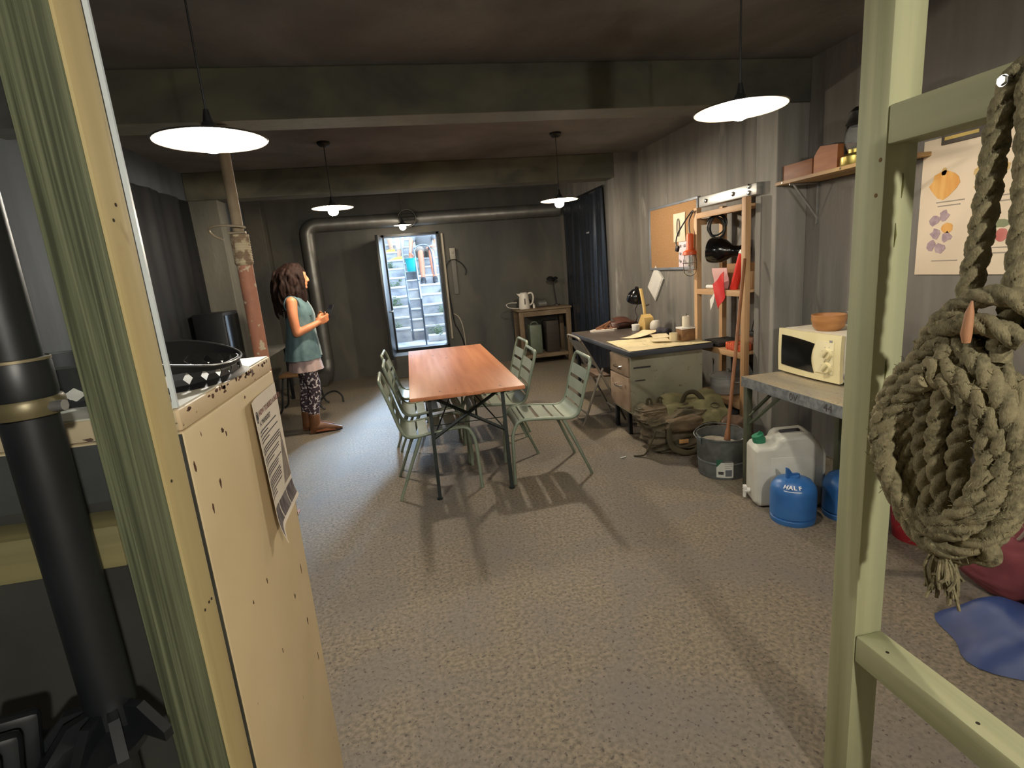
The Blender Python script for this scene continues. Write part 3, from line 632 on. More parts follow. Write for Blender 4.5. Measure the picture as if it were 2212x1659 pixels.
part('dome', MB().lathe([(0.055, dz+0.03), (0.06, dz+0.05), (0.056, dz+0.09), (0.036, dz+0.118), (0.001, dz+0.124)], (2.37, 4.94, 0), 24), mat('pale_grey_ceramic', srgb(188, 182, 172), None, 0.5), t)
part('foot', MB().lathe([(0.001, dz+0.005), (0.05, dz+0.005), (0.056, dz+0.034), (0.001, dz+0.035)], (2.37, 4.94, 0), 24), mat('rust_red', srgb(150, 54, 34), None, 0.5), t)
mb = MB()
for k in range(7): mb.sph((2.36+rnd.uniform(-.05, .05), 4.72+rnd.uniform(-.07, .07), dz+0.036), rnd.uniform(.025, .04), 10)
solo('crumpled_cloth', remesh(mb, 0.008, 3), mat('dark_cloth', srgb(52, 50, 58), srgb(38, 37, 44), 0.9), 'crumpled dark cloth between the dome and the candle box', 'cloth', (2.36, 4.72, dz))
WOODBOX = mat('brown_box_wood', srgb(136, 100, 64), srgb(112, 80, 50), 0.6, scale=(30, 4, 30))
t = thing('wooden_box', 'small brown wooden box with a white top carrying a candle', 'box', (2.31, 4.28, dz+0.008))
part('box_body', MB().box((2.32, 4.26, dz+0.058), (0.125, 0.11, 0.10), None, 0.004), WOODBOX, t)
part('lid', MB().box((2.32, 4.26, dz+0.115), (0.13, 0.115, 0.014), None, 0.003), WHITE, t)
t = thing('candle', 'white stub candle standing on the small wooden box', 'candle', (2.33, 4.27, dz+0.122))
part('wax', MB().lathe([(0.001, dz+0.122), (0.033, dz+0.122), (0.033, dz+0.205), (0.028, dz+0.215), (0.02, dz+0.205), (0.001, dz+0.20)], (2.33, 4.27, 0), 20), mat('wax', srgb(232, 222, 198), None, 0.4), t)
part('wick', MB().tube([(2.33, 4.27, dz+0.20), (2.334, 4.266, dz+0.235)], 0.003, 6), INK, t)
t = thing('white_tumbler', 'small cream tumbler beside the candle box on the map', 'cup', (2.215, 4.27, dz+0.008))
part('cup_body', MB().lathe([(0.001, dz+0.008), (0.033, dz+0.008), (0.036, dz+0.08), (0.032, dz+0.08), (0.03, dz+0.016), (0.001, dz+0.014)], (2.21, 4.27, 0), 20), mat('cream_enamel', srgb(226, 212, 176), None, 0.4), t)
# ------------------------------------------------------------------ folding chair at the desk
FC = mat('chalky_steel', srgb(150, 142, 128), srgb(130, 122, 110), 0.45, 0.4, scale=(12, 12, 12))
FP = mat('grey_seat_panel', srgb(124, 124, 122), srgb(108, 108, 106), 0.5, 0.2)
t = thing('folding_chair', 'old steel folding chair tucked beside the desk', 'chair', (1.62, 4.75, 0))
def fcx(p): return p
for y in (4.56, 4.94):
    part('back_leg_frame', MB().tube(bez([(1.45, y, 0.012), (1.60, y, 0.40), (1.66, y, 0.53)], 8), 0.011, 10), FC, t)
    part('front_leg_frame', MB().tube(bez([(1.86, y, 0.012), (1.68, y, 0.40), (1.52, y, 0.70), (1.46, y, 0.80)], 10), 0.011, 10), FC, t)
part('top_bar', MB().tube(bez([(1.46, 4.56, 0.80), (1.449, 4.60, 0.825), (1.447, 4.75, 0.83), (1.449, 4.90, 0.825), (1.46, 4.94, 0.80)], 20), 0.011, 10), FC, t)
part('back_panel', MB().grid(lambda u, v: (1.463+0.13*u-0.02*math.sin(PI*v)*(1-u), 4.575+0.35*v, 0.795-0.235*u), 8, 10, 0.004), FP, t)
part('seat', MB().box((1.75, 4.75, 0.45), (0.36, 0.36, 0.022), (0, 0.06, 0), 0.008), mat('brown_seat', srgb(92, 70, 54), srgb(76, 58, 44), 0.6), t)
part('foot_bar', MB().cyl((1.49, 4.56, 0.115), (1.49, 4.94, 0.115), 0.008, None, 8).cyl((1.82, 4.56, 0.10), (1.82, 4.94, 0.10), 0.008, None, 8), FC, t)
# ------------------------------------------------------------------ metal work table with microwave
t = thing('metal_table', 'zinc topped work table with scribbled front lip against the right wall', 'table', (2.25, 2.36, 0))
mx0, mx1, my0, my1, mz = 1.91, 2.62, 1.84, 2.84, 0.745
part('table_top', MB().b2((mx0, my0, mz-0.006), (mx1, my1, mz), 0.001), mat('worn_zinc_top', srgb(176, 162, 132), srgb(148, 138, 116), 0.45, 0.25, scale=(18, 3, 18), c3=srgb(158, 152, 138), s3=(3, 3, 3), spots=srgb(120, 112, 98), spot_scale=60, spot_at=0.6, spot_soft=0.1), t)
LIP = mat('spangled_zinc', srgb(140, 144, 144), srgb(112, 116, 118), 0.45, 0.3, scale=(40, 40, 40), detail=2, lo=0.4, hi=0.6)
part('front_lip', MB().b2((mx0-0.002, my0, mz-0.060), (mx0+0.004, my1, mz-0.001)), LIP, t)
part('end_lip', MB().b2((mx0+0.005, my1-0.004, mz-0.058), (mx1, my1, mz-0.007)), LIP, t)
part('end_lip', MB().b2((mx0+0.005, my0, mz-0.058), (mx1, my0+0.004, mz-0.007)), LIP, t)
GRMET = mat('green_grey_steel', srgb(100, 104, 84), srgb(82, 86, 70), 0.5, 0.3)
for x in (mx0+0.03, mx1-0.03):
    for y in (my0+0.03, my1-0.02):
        part('leg', MB().box((x, y, (mz-0.004)/2), (0.036, 0.036, mz-0.006), None, 0.003), GRMET, t)
part('brace', MB().tube([(mx0+0.03, my1-0.03, 0.50), (mx0+0.32, my1-0.03, mz-0.02)], 0.012, 6).tube([(mx0+0.03, my1-0.05, 0.46), (mx0+0.03, my1-0.36, mz-0.02)], 0.012, 6), GRMET, t)
Mx = Matrix(((0, 0, -1, mx0-0.0035), (-1, 0, 0, 0), (0, 1, 0, 0), (0, 0, 0, 1)))
for txt, y, z, sl in (('0V', 2.42, mz-0.049, 0), ('44', 2.18, mz-0.049, 0)):
    M = Mx.copy(); M[1][3] = y; M[2][3] = z
    part('scribble', text_mesh(txt, 0.058, M), INK, t, smooth=False)
MWC = mat('yellowed_plastic', srgb(232, 220, 174), srgb(224, 211, 163), 0.45)
MWW = mat('off_white_steel', srgb(216, 208, 188), srgb(206, 198, 178), 0.45)
m = thing('microwave', 'yellowed old microwave with two dials on the zinc table', 'microwave', (2.33, 2.61, mz))
fy0, fy1, fz0, fz1, fx = 2.37, 2.85, mz+0.012, mz+0.268, 2.165
part('casing', MB().b2((fx+0.02, fy0+0.003, fz0+0.004), (2.52, fy1-0.003, fz1-0.002), 0.006), MWW, m)
part('front_panel', MB().grid(lambda u, v: (fx-0.012*math.sin(PI*u)*1.0-0.004*math.sin(PI*v), fy1+(fy0-fy1)*u, fz0+(fz1-fz0)*v), 14, 8, 0.022), MWC, m)
def onf(y, z, o=0.002):
    u = (fy1-y)/(fy1-fy0); v = (z-fz0)/(fz1-fz0)
    return (fx-0.012*math.sin(PI*u)-0.004*math.sin(PI*v)-o, y, z)
wy1, wy0 = fy1-0.035, fy0+0.17
win = MB().grid(lambda u, v: onf(wy1+(wy0-0.018*(1-2*abs(v-0.5))*0-0.02*math.sin(PI*v)*-1-wy1)*u, (fz0+0.042-0.008*u)+(0.178-0.036*u*u*0.6+0.008*u)*v, 0.003), 14, 10, 0.003)
part('door_window', win, mat('dark_glass', srgb(12, 13, 13), srgb(18, 18, 18), 0.15), m)
bow = MB().grid(lambda u, v: onf(fy0+0.155-0.115*u+0.018*math.sin(PI*v)*(1-u), fz0+0.045+0.175*v, 0.004), 8, 10, 0.003)
part('control_panel', bow, mat('cream_panel', srgb(236, 226, 186), srgb(230, 219, 176), 0.45), m)
for z in (fz0+0.155, fz0+0.078):
    o = onf(fy0+0.075, z, 0.006)
    k = part('dial', MB().tube([(o[0]+0.004, o[1], o[2]), (o[0]-0.012, o[1], o[2])], [0.030, 0.026], 24), MWC, m)
    part('grip', MB().box((o[0]-0.016, o[1], o[2]), (0.012, 0.012, 0.046), (0.7, 0, 0), 0.003), mat('grey_cream', srgb(206, 194, 150), None, 0.5), k)
    mb = MB()
    for q in range(8):
        a = q*PI/4+0.3; mb.box((onf(fy0+0.075, z, 0.0075)[0], o[1]+0.037*math.cos(a), o[2]+0.037*math.sin(a)), (0.001, 0.007, 0.0025), (a, 0, 0))
    part('dial_mark', mb, PALEINK, k)
part('badge', MB().box(onf(fy0+0.06, fz0+0.222, 0.004), (0.003, 0.02, 0.012), None, 0.001), PALEINK, m)
part('side_vent', MB().tube([(2.215, fy0+0.003, mz+0.05), (2.215, fy0-0.002, mz+0.05)], 0.028, 20), PALEINK, m)
for x in (2.21, 2.49):
    for y in (fy0+0.04, fy1-0.04): part('foot', MB().cyl((x, y, mz), (x, y, mz+0.018), 0.014, None, 12), BLACKPL, m)
zt = fz1-0.001
t = thing('wooden_bowl', 'orange-brown wooden bowl standing on top of the microwave', 'bowl', (2.30, 2.60, zt))
part('bowl_body', MB().lathe([(0.001, zt), (0.058, zt), (0.078, zt+0.02), (0.088, zt+0.06), (0.088, zt+0.088), (0.080, zt+0.088), (0.078, zt+0.05), (0.05, zt+0.014), (0.001, zt+0.012)], (2.285, 2.60, 0), 36), mat('turned_wood', srgb(180, 128, 78), srgb(158, 108, 62), 0.5, scale=(8, 8, 40)), t)
t = thing('enamel_mug', 'pale grey enamel mug beside the wooden bowl on the microwave', 'mug', (2.40, 2.53, zt))
part('mug_body', MB().lathe([(0.001, zt), (0.045, zt), (0.05, zt+0.01), (0.052, zt+0.092), (0.056, zt+0.098), (0.049, zt+0.096), (0.046, zt+0.012), (0.001, zt+0.01)], (2.405, 2.525, 0), 28), mat('pale_enamel', srgb(196, 198, 204), srgb(184, 186, 193), 0.35), t)
part('mug_handle', MB().tube(bez([(2.43, 2.477, zt+0.08), (2.447, 2.445, zt+0.07), (2.447, 2.445, zt+0.035), (2.43, 2.477, zt+0.02)], 12), 0.006, 8), MATS['pale_enamel'], t)
# ------------------------------------------------------------------ high bracket shelf
sz = 1.915
s = thing('wall_shelf', 'pine board shelf on metal brackets high on the right wall', 'shelf', (2.67, 3.02, sz))
part('board', MB().b2((2.545, 2.52, sz-0.022), (2.798, 3.432, sz), 0.002), mat('pale_pine_board', srgb(204, 168, 110), srgb(184, 146, 90), 0.6, scale=(26, 1.4, 26), c3=srgb(120, 92, 66), s3=(6, 1, 6)), s)
for y in (3.32, 2.74):
    part('bracket', MB().tube([(2.79, y, sz-0.024), (2.79, y, 1.62)], 0.012, 4, flat=0.3).tube([(2.60, y, sz-0.03), (2.79, y, 1.66)], 0.009, 4, flat=0.6).tube([(2.57, y, sz-0.026), (2.79, y, sz-0.026)], 0.010, 4, flat=0.3), ALU, s)
for y in (3.36, 2.86): part('screw', MB().cyl((2.553, y, sz-0.012), (2.542, y, sz-0.012), 0.006, None, 10), CHROME, s)
RUSTW = mat('red_brown_wood', srgb(138, 88, 54), srgb(112, 68, 40), 0.6, scale=(20, 3, 20))
t = thing('wooden_crate', 'low red-brown wooden crate at the far end of the high wall shelf', 'crate', (2.68, 3.30, sz))
part('crate_side', MB().b2((2.585, 3.14, sz), (2.60, 3.41, sz+0.10), 0.002), RUSTW, t); part('crate_side', MB().b2((2.765, 3.14, sz), (2.78, 3.41, sz+0.10), 0.002), RUSTW, t)
part('crate_end', MB().b2((2.60, 3.395, sz), (2.765, 3.41, sz+0.10), 0.002), RUSTW, t); part('crate_end', MB().b2((2.60, 3.14, sz), (2.765, 3.155, sz+0.10), 0.002), RUSTW, t)
part('crate_base', MB().b2((2.60, 3.155, sz), (2.765, 3.395, sz+0.012)), RUSTW, t)
t = thing('wooden_box', 'taller red-brown box with a shaped end in the middle of the high wall shelf', 'box', (2.68, 3.02, sz))
part('box_body', MB().prism([(3.13, sz), (2.94, sz), (2.94, sz+0.14), (3.08, sz+0.155), (3.11, sz+0.13), (3.13, sz+0.10)], 'x', 2.59, 2.77), mat('orange_brown_wood', srgb(158, 98, 54), srgb(134, 80, 42), 0.6, scale=(20, 3, 20)), t)
part('lid_slot', MB().b2((2.62, 3.0, sz+0.140), (2.74, 3.10, sz+0.157)), INK, t)
BRASS = mat('old_brass', srgb(168, 152, 84), srgb(140, 124, 62), 0.35, 0.8)
t = thing('oil_lantern', 'brass based oil lantern with glass chimney on the near end of the high shelf', 'lantern', (2.68, 2.85, sz))
lx, ly = 2.64, 2.855
part('tank', MB().lathe([(0.001, sz), (0.075, sz), (0.08, sz+0.012), (0.08, sz+0.05), (0.05, sz+0.068), (0.001, sz+0.07)], (lx, ly, 0), 28), BRASS, t)
part('burner', MB().lathe([(0.04, sz+0.068), (0.042, sz+0.09), (0.025, sz+0.105), (0.001, sz+0.106)], (lx, ly, 0), 20), BRASS, t)
part('chimney', MB().lathe([(0.045, sz+0.085), (0.062, sz+0.13), (0.058, sz+0.18), (0.042, sz+0.215)], (lx, ly, 0), 28), clear('chimney_glass', (0.9, 0.9, 0.86, 1), 0.16, 0.08), t)
part('hood', MB().lathe([(0.05, sz+0.215), (0.062, sz+0.225), (0.045, sz+0.26), (0.048, sz+0.29), (0.02, sz+0.315), (0.001, sz+0.316)], (lx, ly, 0), 24), mat('sooty_steel', srgb(58, 56, 50), srgb(44, 42, 38), 0.5, 0.6), t)
for sg in (-1, 1): part('side_tube', MB().tube(bez([(lx, ly+sg*0.07, sz+0.04), (lx, ly+sg*0.085, sz+0.12), (lx, ly+sg*0.075, sz+0.22), (lx, ly+sg*0.045, sz+0.265)], 12), 0.007, 8), MATS['sooty_steel'], t)
# ------------------------------------------------------------------ bucket, broom, jerrycan, gas bottles
bx, by = 1.985, 3.16
b = thing('zinc_bucket', 'round galvanised tub bucket with a paper label beside the duffel bag', 'bucket', (bx, by, 0))
part('bucket_body', MB().lathe([(0.001, 0.006), (0.15, 0.006), (0.152, 0.0), (0.157, 0.004), (0.161, 0.10), (0.165, 0.104), (0.165, 0.112), (0.162, 0.116), (0.163, 0.122), (0.166, 0.126), (0.168, 0.268), (0.174, 0.272), (0.174, 0.280), (0.166, 0.280), (0.160, 0.12), (0.15, 0.016), (0.001, 0.014)], (bx, by, 0), 56), ZINC, b)
def onb(a, z, o=0.0012): 
    r = 0.160+0.006*(z/0.29)+o; return (bx+r*math.cos(a), by+r*math.sin(a), z)
a0 = -2.36; a1 = -1.70
lb = part('label', MB().grid(lambda u, v: onb(a0+(a1-a0)*u, 0.02+0.125*v, 0.003), 12, 4, 0.001), mat('label_paper', srgb(206, 208, 198), None, 0.6), b)
part('green_corner', MB().grid(lambda u, v: onb(a0+(a1-a0)*0.45*u*(1-v*0+0) if False else a0+(a1-a0)*0.42*u*(0.1+0.9*v), 0.095+0.052*v, 0.0045), 6, 4, 0.001), mat('label_green', srgb(44, 96, 70), None, 0.6), lb)
for k in range(4): part('text_line', MB().grid(lambda u, v: onb(a0+(a1-a0)*(0.48+0.45*u-(0.1 if k == 3 else 0)*u), 0.13-0.014*k+0.004*v, 0.0045), 6, 1, 0.0006), PALEINK, lb)
part('picture', MB().grid(lambda u, v: onb(a0+(a1-a0)*(0.12+0.3*u), 0.042+0.02*v, 0.0045), 5, 2, 0.0006), INK, lb)
part('picture', MB().grid(lambda u, v: onb(a0+(a1-a0)*(0.52+0.38*u), 0.03+0.045*v, 0.0045), 5, 3, 0.0006), mat('label_grey', srgb(96, 100, 104), None, 0.6), lb)
part('contents', MB().grid(lambda u, v: (bx+0.15*(u*v and 1)*math.cos(2*PI*v)*u, by+0.15*u*math.sin(2*PI*v), 0.20+0.02*math.sin(5*u+9*v)*u), 6, 24), mat('chalky_sand', srgb(206, 196, 176), srgb(180, 168, 146), 0.9, scale=(30, 30, 30), spots=srgb(60, 54, 48), spot_scale=22, spot_at=0.66), b)
for sg in (-1, 1): part('handle_lug', MB().box((bx+sg*0.175, by, 0.252), (0.012, 0.04, 0.05), None, 0.004), ZINC, b)
part('wire_handle', MB().tube(bez([(bx-0.178, by, 0.255), (bx-0.16, by+0.09, 0.285), (bx, by+0.18, 0.30), (bx+0.16, by+0.09, 0.285), (bx+0.178, by, 0.255)], 24), 0.004, 8), ZINC, b)
t = thing('broom', 'long wooden broom handle standing in the zinc bucket, leaning on the shelf', 'broom', (2.02, 3.17, 0.22))
part('pole', MB().tube([(2.03, 3.175, 0.225), (2.442, 3.612, 1.42)], 0.0125, 12), mat('broom_wood', srgb(142, 92, 54), srgb(120, 74, 42), 0.55, scale=(14, 14, 3)), t)
part('socket', MB().tube([(2.028, 3.172, 0.219), (2.05, 3.197, 0.285)], [0.022, 0.016], 12), MATS['broom_wood'], t)
t = thing('jerrycan', 'white plastic water jerrycan with a green cap and tap', 'jerrycan', (2.06, 2.70, 0))
JM = mat('milky_plastic', srgb(208, 206, 194), srgb(194, 192, 180), 0.4)
# outline across the wide side, local u along the wide side, z up
prof = [(-0.225, 0.03), (-0.225, 0.37), (-0.205, 0.395), (-0.13, 0.40), (-0.10, 0.415), (-0.085, 0.45), (-0.06, 0.465), (0.09, 0.475), (0.115, 0.465), (0.19, 0.36), (0.20, 0.33), (0.20, 0.03), (0.175, 0.0), (-0.195, 0.0)]
rz = -0.32
def jb():
    mb = MB(); D = 0.105
    rings = []
    for k, (dy, ins) in enumerate(((-D, 0.03), (-D+0.008, 0.012), (-D+0.03, 0.0), (D-0.03, 0.0), (D-0.008, 0.012), (D, 0.03))):
        rg = []
        for (u, z) in prof:
            cu, cz = -0.01, 0.22
            L = math.hypot(u-cu, z-cz); s = (L-ins)/L
            rg.append((cu+(u-cu)*s, dy, cz+(z-cz)*s))
        rings.append(rg)
    return mb.rings(rings)
J = Matrix.Translation((2.075, 2.635, 0)) @ Matrix.Rotation(rz, 4, 'Z') @ Matrix.Diagonal((0.92, 0.95, 0.94, 1))
mb = jb().xf(J); 
body = part('can_body', mb, JM, t, angle=50)
bv = body.modifiers.new('round', 'BEVEL'); bv.width = 0.012; bv.segments = 3; bv.limit_method = 'ANGLE'; bv.angle_limit = math.radians(25)
part('handle_slot', MB().box((0.0, -0.02, 0.474), (0.12, 0.028, 0.016), (0, -0.066, 0), 0.004).xf(J), INK, t)
mb = MB()
part('cap', MB().tube([(-0.165, 0, 0.392), (-0.172, 0, 0.412), (-0.184, 0, 0.445)], [0.034, 0.040, 0.036], 18).xf(J), mat('green_cap', srgb(46, 132, 96), srgb(38, 116, 84), 0.45), t)
part('cap_tab', MB().box((-0.168, 0, 0.452), (0.03, 0.012, 0.03), (0, 0.4, 0), 0.004).xf(J), MATS['green_cap'], t)
part('tap', MB().tube([(-0.222, 0, 0.075), (-0.262, 0, 0.075)], 0.016, 14).box((-0.256, 0, 0.095), (0.022, 0.03, 0.03), None, 0.004).tube([(-0.256, 0, 0.078), (-0.258, 0, 0.03)], [0.013, 0.010], 12).xf(J), WHITE, t)
part('side_panel', MB().box((0.0, -0.1045, 0.20), (0.26, 0.006, 0.26), None, 0.003).xf(J), JM, t)
BLUE = mat('blue_gas_paint', srgb(50, 106, 170), srgb(42, 92, 152), 0.4, scale=(8, 8, 8), c3=srgb(64, 116, 174), s3=(4, 4, 4))
def gas(x, y, label, rz):
    g = thing('gas_bottle', label, 'gas bottle', (x, y, 0), rz, 'blue gas bottles under the zinc table')
    part('bottle', MB().lathe([(0.001, 0.012), (0.102, 0.012), (0.104, 0.0), (0.112, 0.0), (0.116, 0.02), (0.116, 0.028), (0.108, 0.034), (0.117, 0.042), (0.117, 0.17), (0.112, 0.20), (0.09, 0.232), (0.055, 0.247), (0.03, 0.25), (0.028, 0.26), (0.001, 0.262)], (0, 0, 0), 40), BLUE, g, world=False)
    part('carry_handle', MB().prism([(-0.045, 0.246), (0.035, 0.25), (0.03, 0.268), (-0.012, 0.272), (-0.035, 0.305), (-0.046, 0.31)], 'y', -0.008, 0.008), BLUE, g, world=False)
    return g
g = gas(1.955, 2.425, 'blue gas bottle marked HALF in front of the jerrycan', 0.0)
# hand-painted HALF on the shoulder, facing the viewer
wm = mat('white_paint', srgb(232, 234, 236), None, 0.6)
ang0 = math.atan2(-2.425, -1.955)
for i, chh in enumerate('HALF'):
    a = ang0-0.36+0.235*i
    th = math.radians(38)
    r = 0.102; z = 0.2225
    nrm = Vector((math.cos(a)*math.sin(th), math.sin(a)*math.sin(th), math.cos(th)))
    right = Vector((-math.sin(a), math.cos(a), 0)); up = nrm.cross(right)
    o = Vector((r*math.cos(a), r*math.sin(a), z))+nrm*0.0035
    M = Matrix(((right.x, up.x, nrm.x, o.x), (right.y, up.y, nrm.y, o.y), (right.z, up.z, nrm.z, o.z), (0, 0, 0, 1)))
    part('painted_letter', text_mesh(chh, 0.032, M @ Matrix.Translation((-0.010, -0.010, 0)), 0.0012), wm, g, world=False, smooth=False)
part('painted_underline', MB().tube([((0.1105)*math.cos(ang0-0.42+0.1*k), 0.1105*math.sin(ang0-0.42+0.1*k), 0.203) for k in range(9)], 0.002, 6), wm, g, world=False)
gas(2.245, 2.37, 'blue gas bottle beside the marked one, behind the right timber post', 1.2)
# ------------------------------------------------------------------ canvas duffel bag
OLIVE = mat('olive_canvas', srgb(88, 79, 57), srgb(54, 50, 36), 0.85, scale=(8, 8, 14), lo=0.35, hi=0.65, c3=srgb(104, 88, 66), s3=(5, 5, 9), bump=0.004, bscale=(26, 26, 40))
PALEOL = mat('pale_olive_canvas', srgb(136, 130, 92), srgb(112, 108, 76), 0.85, scale=(10, 10, 10), bump=0.003, bscale=(30, 30, 30))
DKOL = mat('dark_olive_web', srgb(80, 72, 50), srgb(64, 58, 40), 0.85)
def lump(c, d, seed, nsub=5, a1=0.05, a2=0.02, flat=0.0, stretch=(1, 1, 2.2)):
    mb = MB(); q = bmesh.ops.create_icosphere(mb.bm, subdivisions=nsub, radius=1.0)
    for v in mb.bm.verts:
        p = v.co.copy()
        # squarish body
        e = 0.62; p = Vector([math.copysign(abs(t)**e, t) for t in p]); 
        n1 = noise.noise(Vector((p.x*1.6+seed, p.y*1.6, p.z*1.6))); n2 = 1-abs(noise.noise(Vector((p.x*1.5*stretch[0]+seed, p.y*1.5*stretch[1], p.z*1.9*stretch[2]+0.9*p.x*p.x-0.5*p.x))))*2.4
        n3 = 1-abs(noise.noise(Vector((p.x*7+seed, p.y*7, p.z*12+p.x*3))))*2
        s = 1+a1*2.2*n1+a2*2.2*(n2-0.4)+a2*0.22*n3
        w = Vector((p.x*d[0]/2*s, p.y*d[1]/2*s, p.z*d[2]/2*s))
        w = w+Vector(c)
        if w.z < flat: w.z = flat+(w.z-flat)*0.03
        v.co = w
    return mb
b = thing('duffel_bag', 'crumpled olive canvas duffel bag slumped in front of the desk', 'bag', (1.98, 3.76, 0))
bag = lump((2.0, 3.75, 0.155), (0.66, 0.40, 0.34), 3.1, 6, 0.05, 0.04, 0.003)
BV = [v.co.copy() for v in bag.bm.verts]
def bagfront(x, z, off):
    ys = [v.y for v in BV if abs(v.x-x) < 0.03 and abs(v.z-z) < 0.03]
    return (x, (min(ys) if ys else 3.56)-off, z)
part('bag_body', bag, OLIVE, b)
part('top_roll', lump((1.87, 3.78, 0.285), (0.44, 0.28, 0.15), 8.3, 5, 0.06, 0.05, 0.1, (1, 1, 3)), OLIVE, b)
fl = [(1.86, 3.66, 0.435), (2.04, 3.70, 0.45), (2.20, 3.70, 0.44), (2.33, 3.66, 0.40)]
def flap(u, v):
    x = 1.86+0.46*u; y = 3.84-0.30*v
    z = 0.385-0.02*v-0.16*v*v*(0.4+0.6*u)+0.018*math.sin(9*u+2*v)+0.014*math.sin(14*v+3*u)-0.06*(1-u)*v
    return (x-0.05*v*(1-u), y, z)
part('flap', MB().grid(flap, 22, 16, 0.012), PALEOL, b, label='pale olive flap')
k = part('flap_stamp', MB().tube([(2.22+0.034*math.cos(2*PI*q/24), 3.635+0.02*math.sin(2*PI*q/24), 0.332+0.014*math.sin(2*PI*q/24)) for q in range(24)], 0.003, 6, closed=True), DKOL, b)
part('carry_strap', MB().tube(bez([bagfront(x, z, 0.016) for x, z in ((1.79, 0.23), (1.785, 0.15), (1.815, 0.075), (1.90, 0.03), (1.98, 0.03), (2.05, 0.085), (2.09, 0.16), (2.11, 0.24))], 40), 0.009, 8, flat=2.4, up=(0, -1, 0)), DKOL, b)
part('carry_strap', MB().tube(bez([(2.00, 3.74, 0.36), (2.03, 3.73, 0.425), (2.09, 3.72, 0.435), (2.14, 3.71, 0.39), (2.17, 3.70, 0.33)], 24), 0.02, 8, flat=0.35), DKOL, b)
for x in (1.73, 1.82): part('strap_loop', MB().tube(bez([(x, 3.80, 0.32), (x+0.005, 3.795, 0.395), (x+0.03, 3.785, 0.40), (x+0.04, 3.78, 0.32)], 12), 0.013, 8, flat=0.4), DKOL, b)
part('tie_strap', MB().tube(bez([(1.72, 3.62, 0.20), (1.66, 3.60, 0.10), (1.62, 3.62, 0.02), (1.55, 3.66, 0.006)], 16), 0.011, 8, flat=0.3), DKOL, b)
part('side_pocket', lump((1.93, 3.58, 0.24), (0.30, 0.12, 0.12), 5.5, 4, 0.05, 0.03, 0.1), mat('brown_olive', srgb(122, 102, 78), srgb(84, 72, 52), 0.85, scale=(9, 9, 14), bump=0.003, bscale=(26, 26, 40)), b)
part('leather_tag', MB().box(bagfront(1.90, 0.115, 0.008), (0.075, 0.012, 0.032), (0.0, 0.05, 0), 0.002), mat('tan_tag', srgb(196, 150, 96), None, 0.7), b)
solo('brown_sack', lump((2.30, 3.50, 0.125), (0.25, 0.22, 0.27), 12.7, 5, 0.05, 0.02, 0.002), mat('brown_sacking', srgb(96, 74, 56), srgb(70, 54, 40), 0.9, scale=(12, 12, 12), spots=srgb(44, 36, 30), spot_scale=18, spot_at=0.68), 'dark brown sack slumped behind the zinc bucket', 'sack', (2.30, 3.50, 0))
solo('cigarette_stub', MB().tube([(1.44, 3.66, 0.006), (1.49, 3.675, 0.006)], 0.005, 8), WHITE, 'tiny white stub lying on the floor in front of the bag', 'litter', (1.465, 3.667, 0.0))
# ------------------------------------------------------------------ timber partition in front
def timber(name, ax, knots=True):
    sc = {'z': (16, 16, 0.7), 'y': (16, 0.7, 16), 'x': (0.7, 16, 16)}[ax]
    s3 = {'z': (5, 5, 0.8), 'y': (5, 0.8, 5), 'x': (0.8, 5, 5)}[ax]
    st = {'z': (1, 1, 0.45), 'y': (1, 0.45, 1), 'x': (0.45, 1, 1)}[ax]
    return mat(name, srgb(194, 192, 150), srgb(158, 158, 120), 0.7, scale=sc, lo=0.3, hi=0.7, dist=0.5, c3=srgb(172, 176, 142), s3=s3, spots=srgb(104, 88, 54), spot_scale=11, spot_at=0.735, spot_soft=0.05, spot_stretch=st, bump=0.0012, bscale=tuple(k*3 for k in sc))
TZ = timber('treated_pine_upright', 'z'); TYEL = mat('yellow_pine_upright', srgb(188, 168, 116), srgb(166, 146, 96), 0.7, scale=(18, 18, 0.8), lo=0.3, hi=0.7, dist=0.5, c3=srgb(180, 166, 120), s3=(6, 6, 1), spots=srgb(128, 100, 58), spot_scale=11, spot_at=0.74, spot_soft=0.05, spot_stretch=(1, 1, 0.5), bump=0.001, bscale=(50, 50, 3)); TY = timber('treated_pine_rail', 'y'); TX = timber('treated_pine_crossrail', 'x')
GREENZ = mat('green_treated_face', srgb(108, 112, 84), srgb(62, 66, 46), 0.8, scale=(170, 170, 1.8), lo=0.36, hi=0.62, dist=0.8, c3=srgb(92, 95, 68), s3=(14, 14, 0.8), spots=srgb(82, 74, 46), spot_scale=9, spot_at=0.72, spot_soft=0.05, spot_stretch=(1, 1, 0.4), bump=0.0022, bscale=(70, 70, 1.5))
HOLE = mat('nail_hole', srgb(44, 34, 22), None, 0.9)
t = thing('timber_post', 'treated pine post on the left of the opening, beside the tan cupboard', 'post', (-0.38, 0.777, 0))
part('upright', MB().box((-0.38, 0.7765, 1.345), (0.07, 0.067, 2.688), None, 0.004), TYEL, t)
part('green_face', MB().box((-0.3815, 0.7425, 1.345), (0.064, 0.003, 2.686), None, 0.001), GREENZ, t, label='darker green face with deep grain')  # front face coloured darker and greener than the rest of the post
for y, z in ((0.764, 1.596), (0.778, 1.616), (0.757, 1.255), (0.767, 1.05), (0.784, 1.052), (0.794, 1.051)):
    part('nail_hole', MB().tube([(-0.3452, y, z), (-0.3442, y, z)], [0.0022, 0.0022], 10).xf(Matrix.Identity(4)), HOLE, t)
CLR = clear('clear_acrylic', (0.95, 0.97, 0.98, 1), 0.018, 0.12)
t = thing('acrylic_panel', 'clear acrylic sheet fixed behind the left timber post', 'panel', (-0.86, 0.815, 0.0))
part('sheet', MB().b2((-1.36, 0.8115, 1.22), (-0.346, 0.8145, 2.66)), CLR, t)
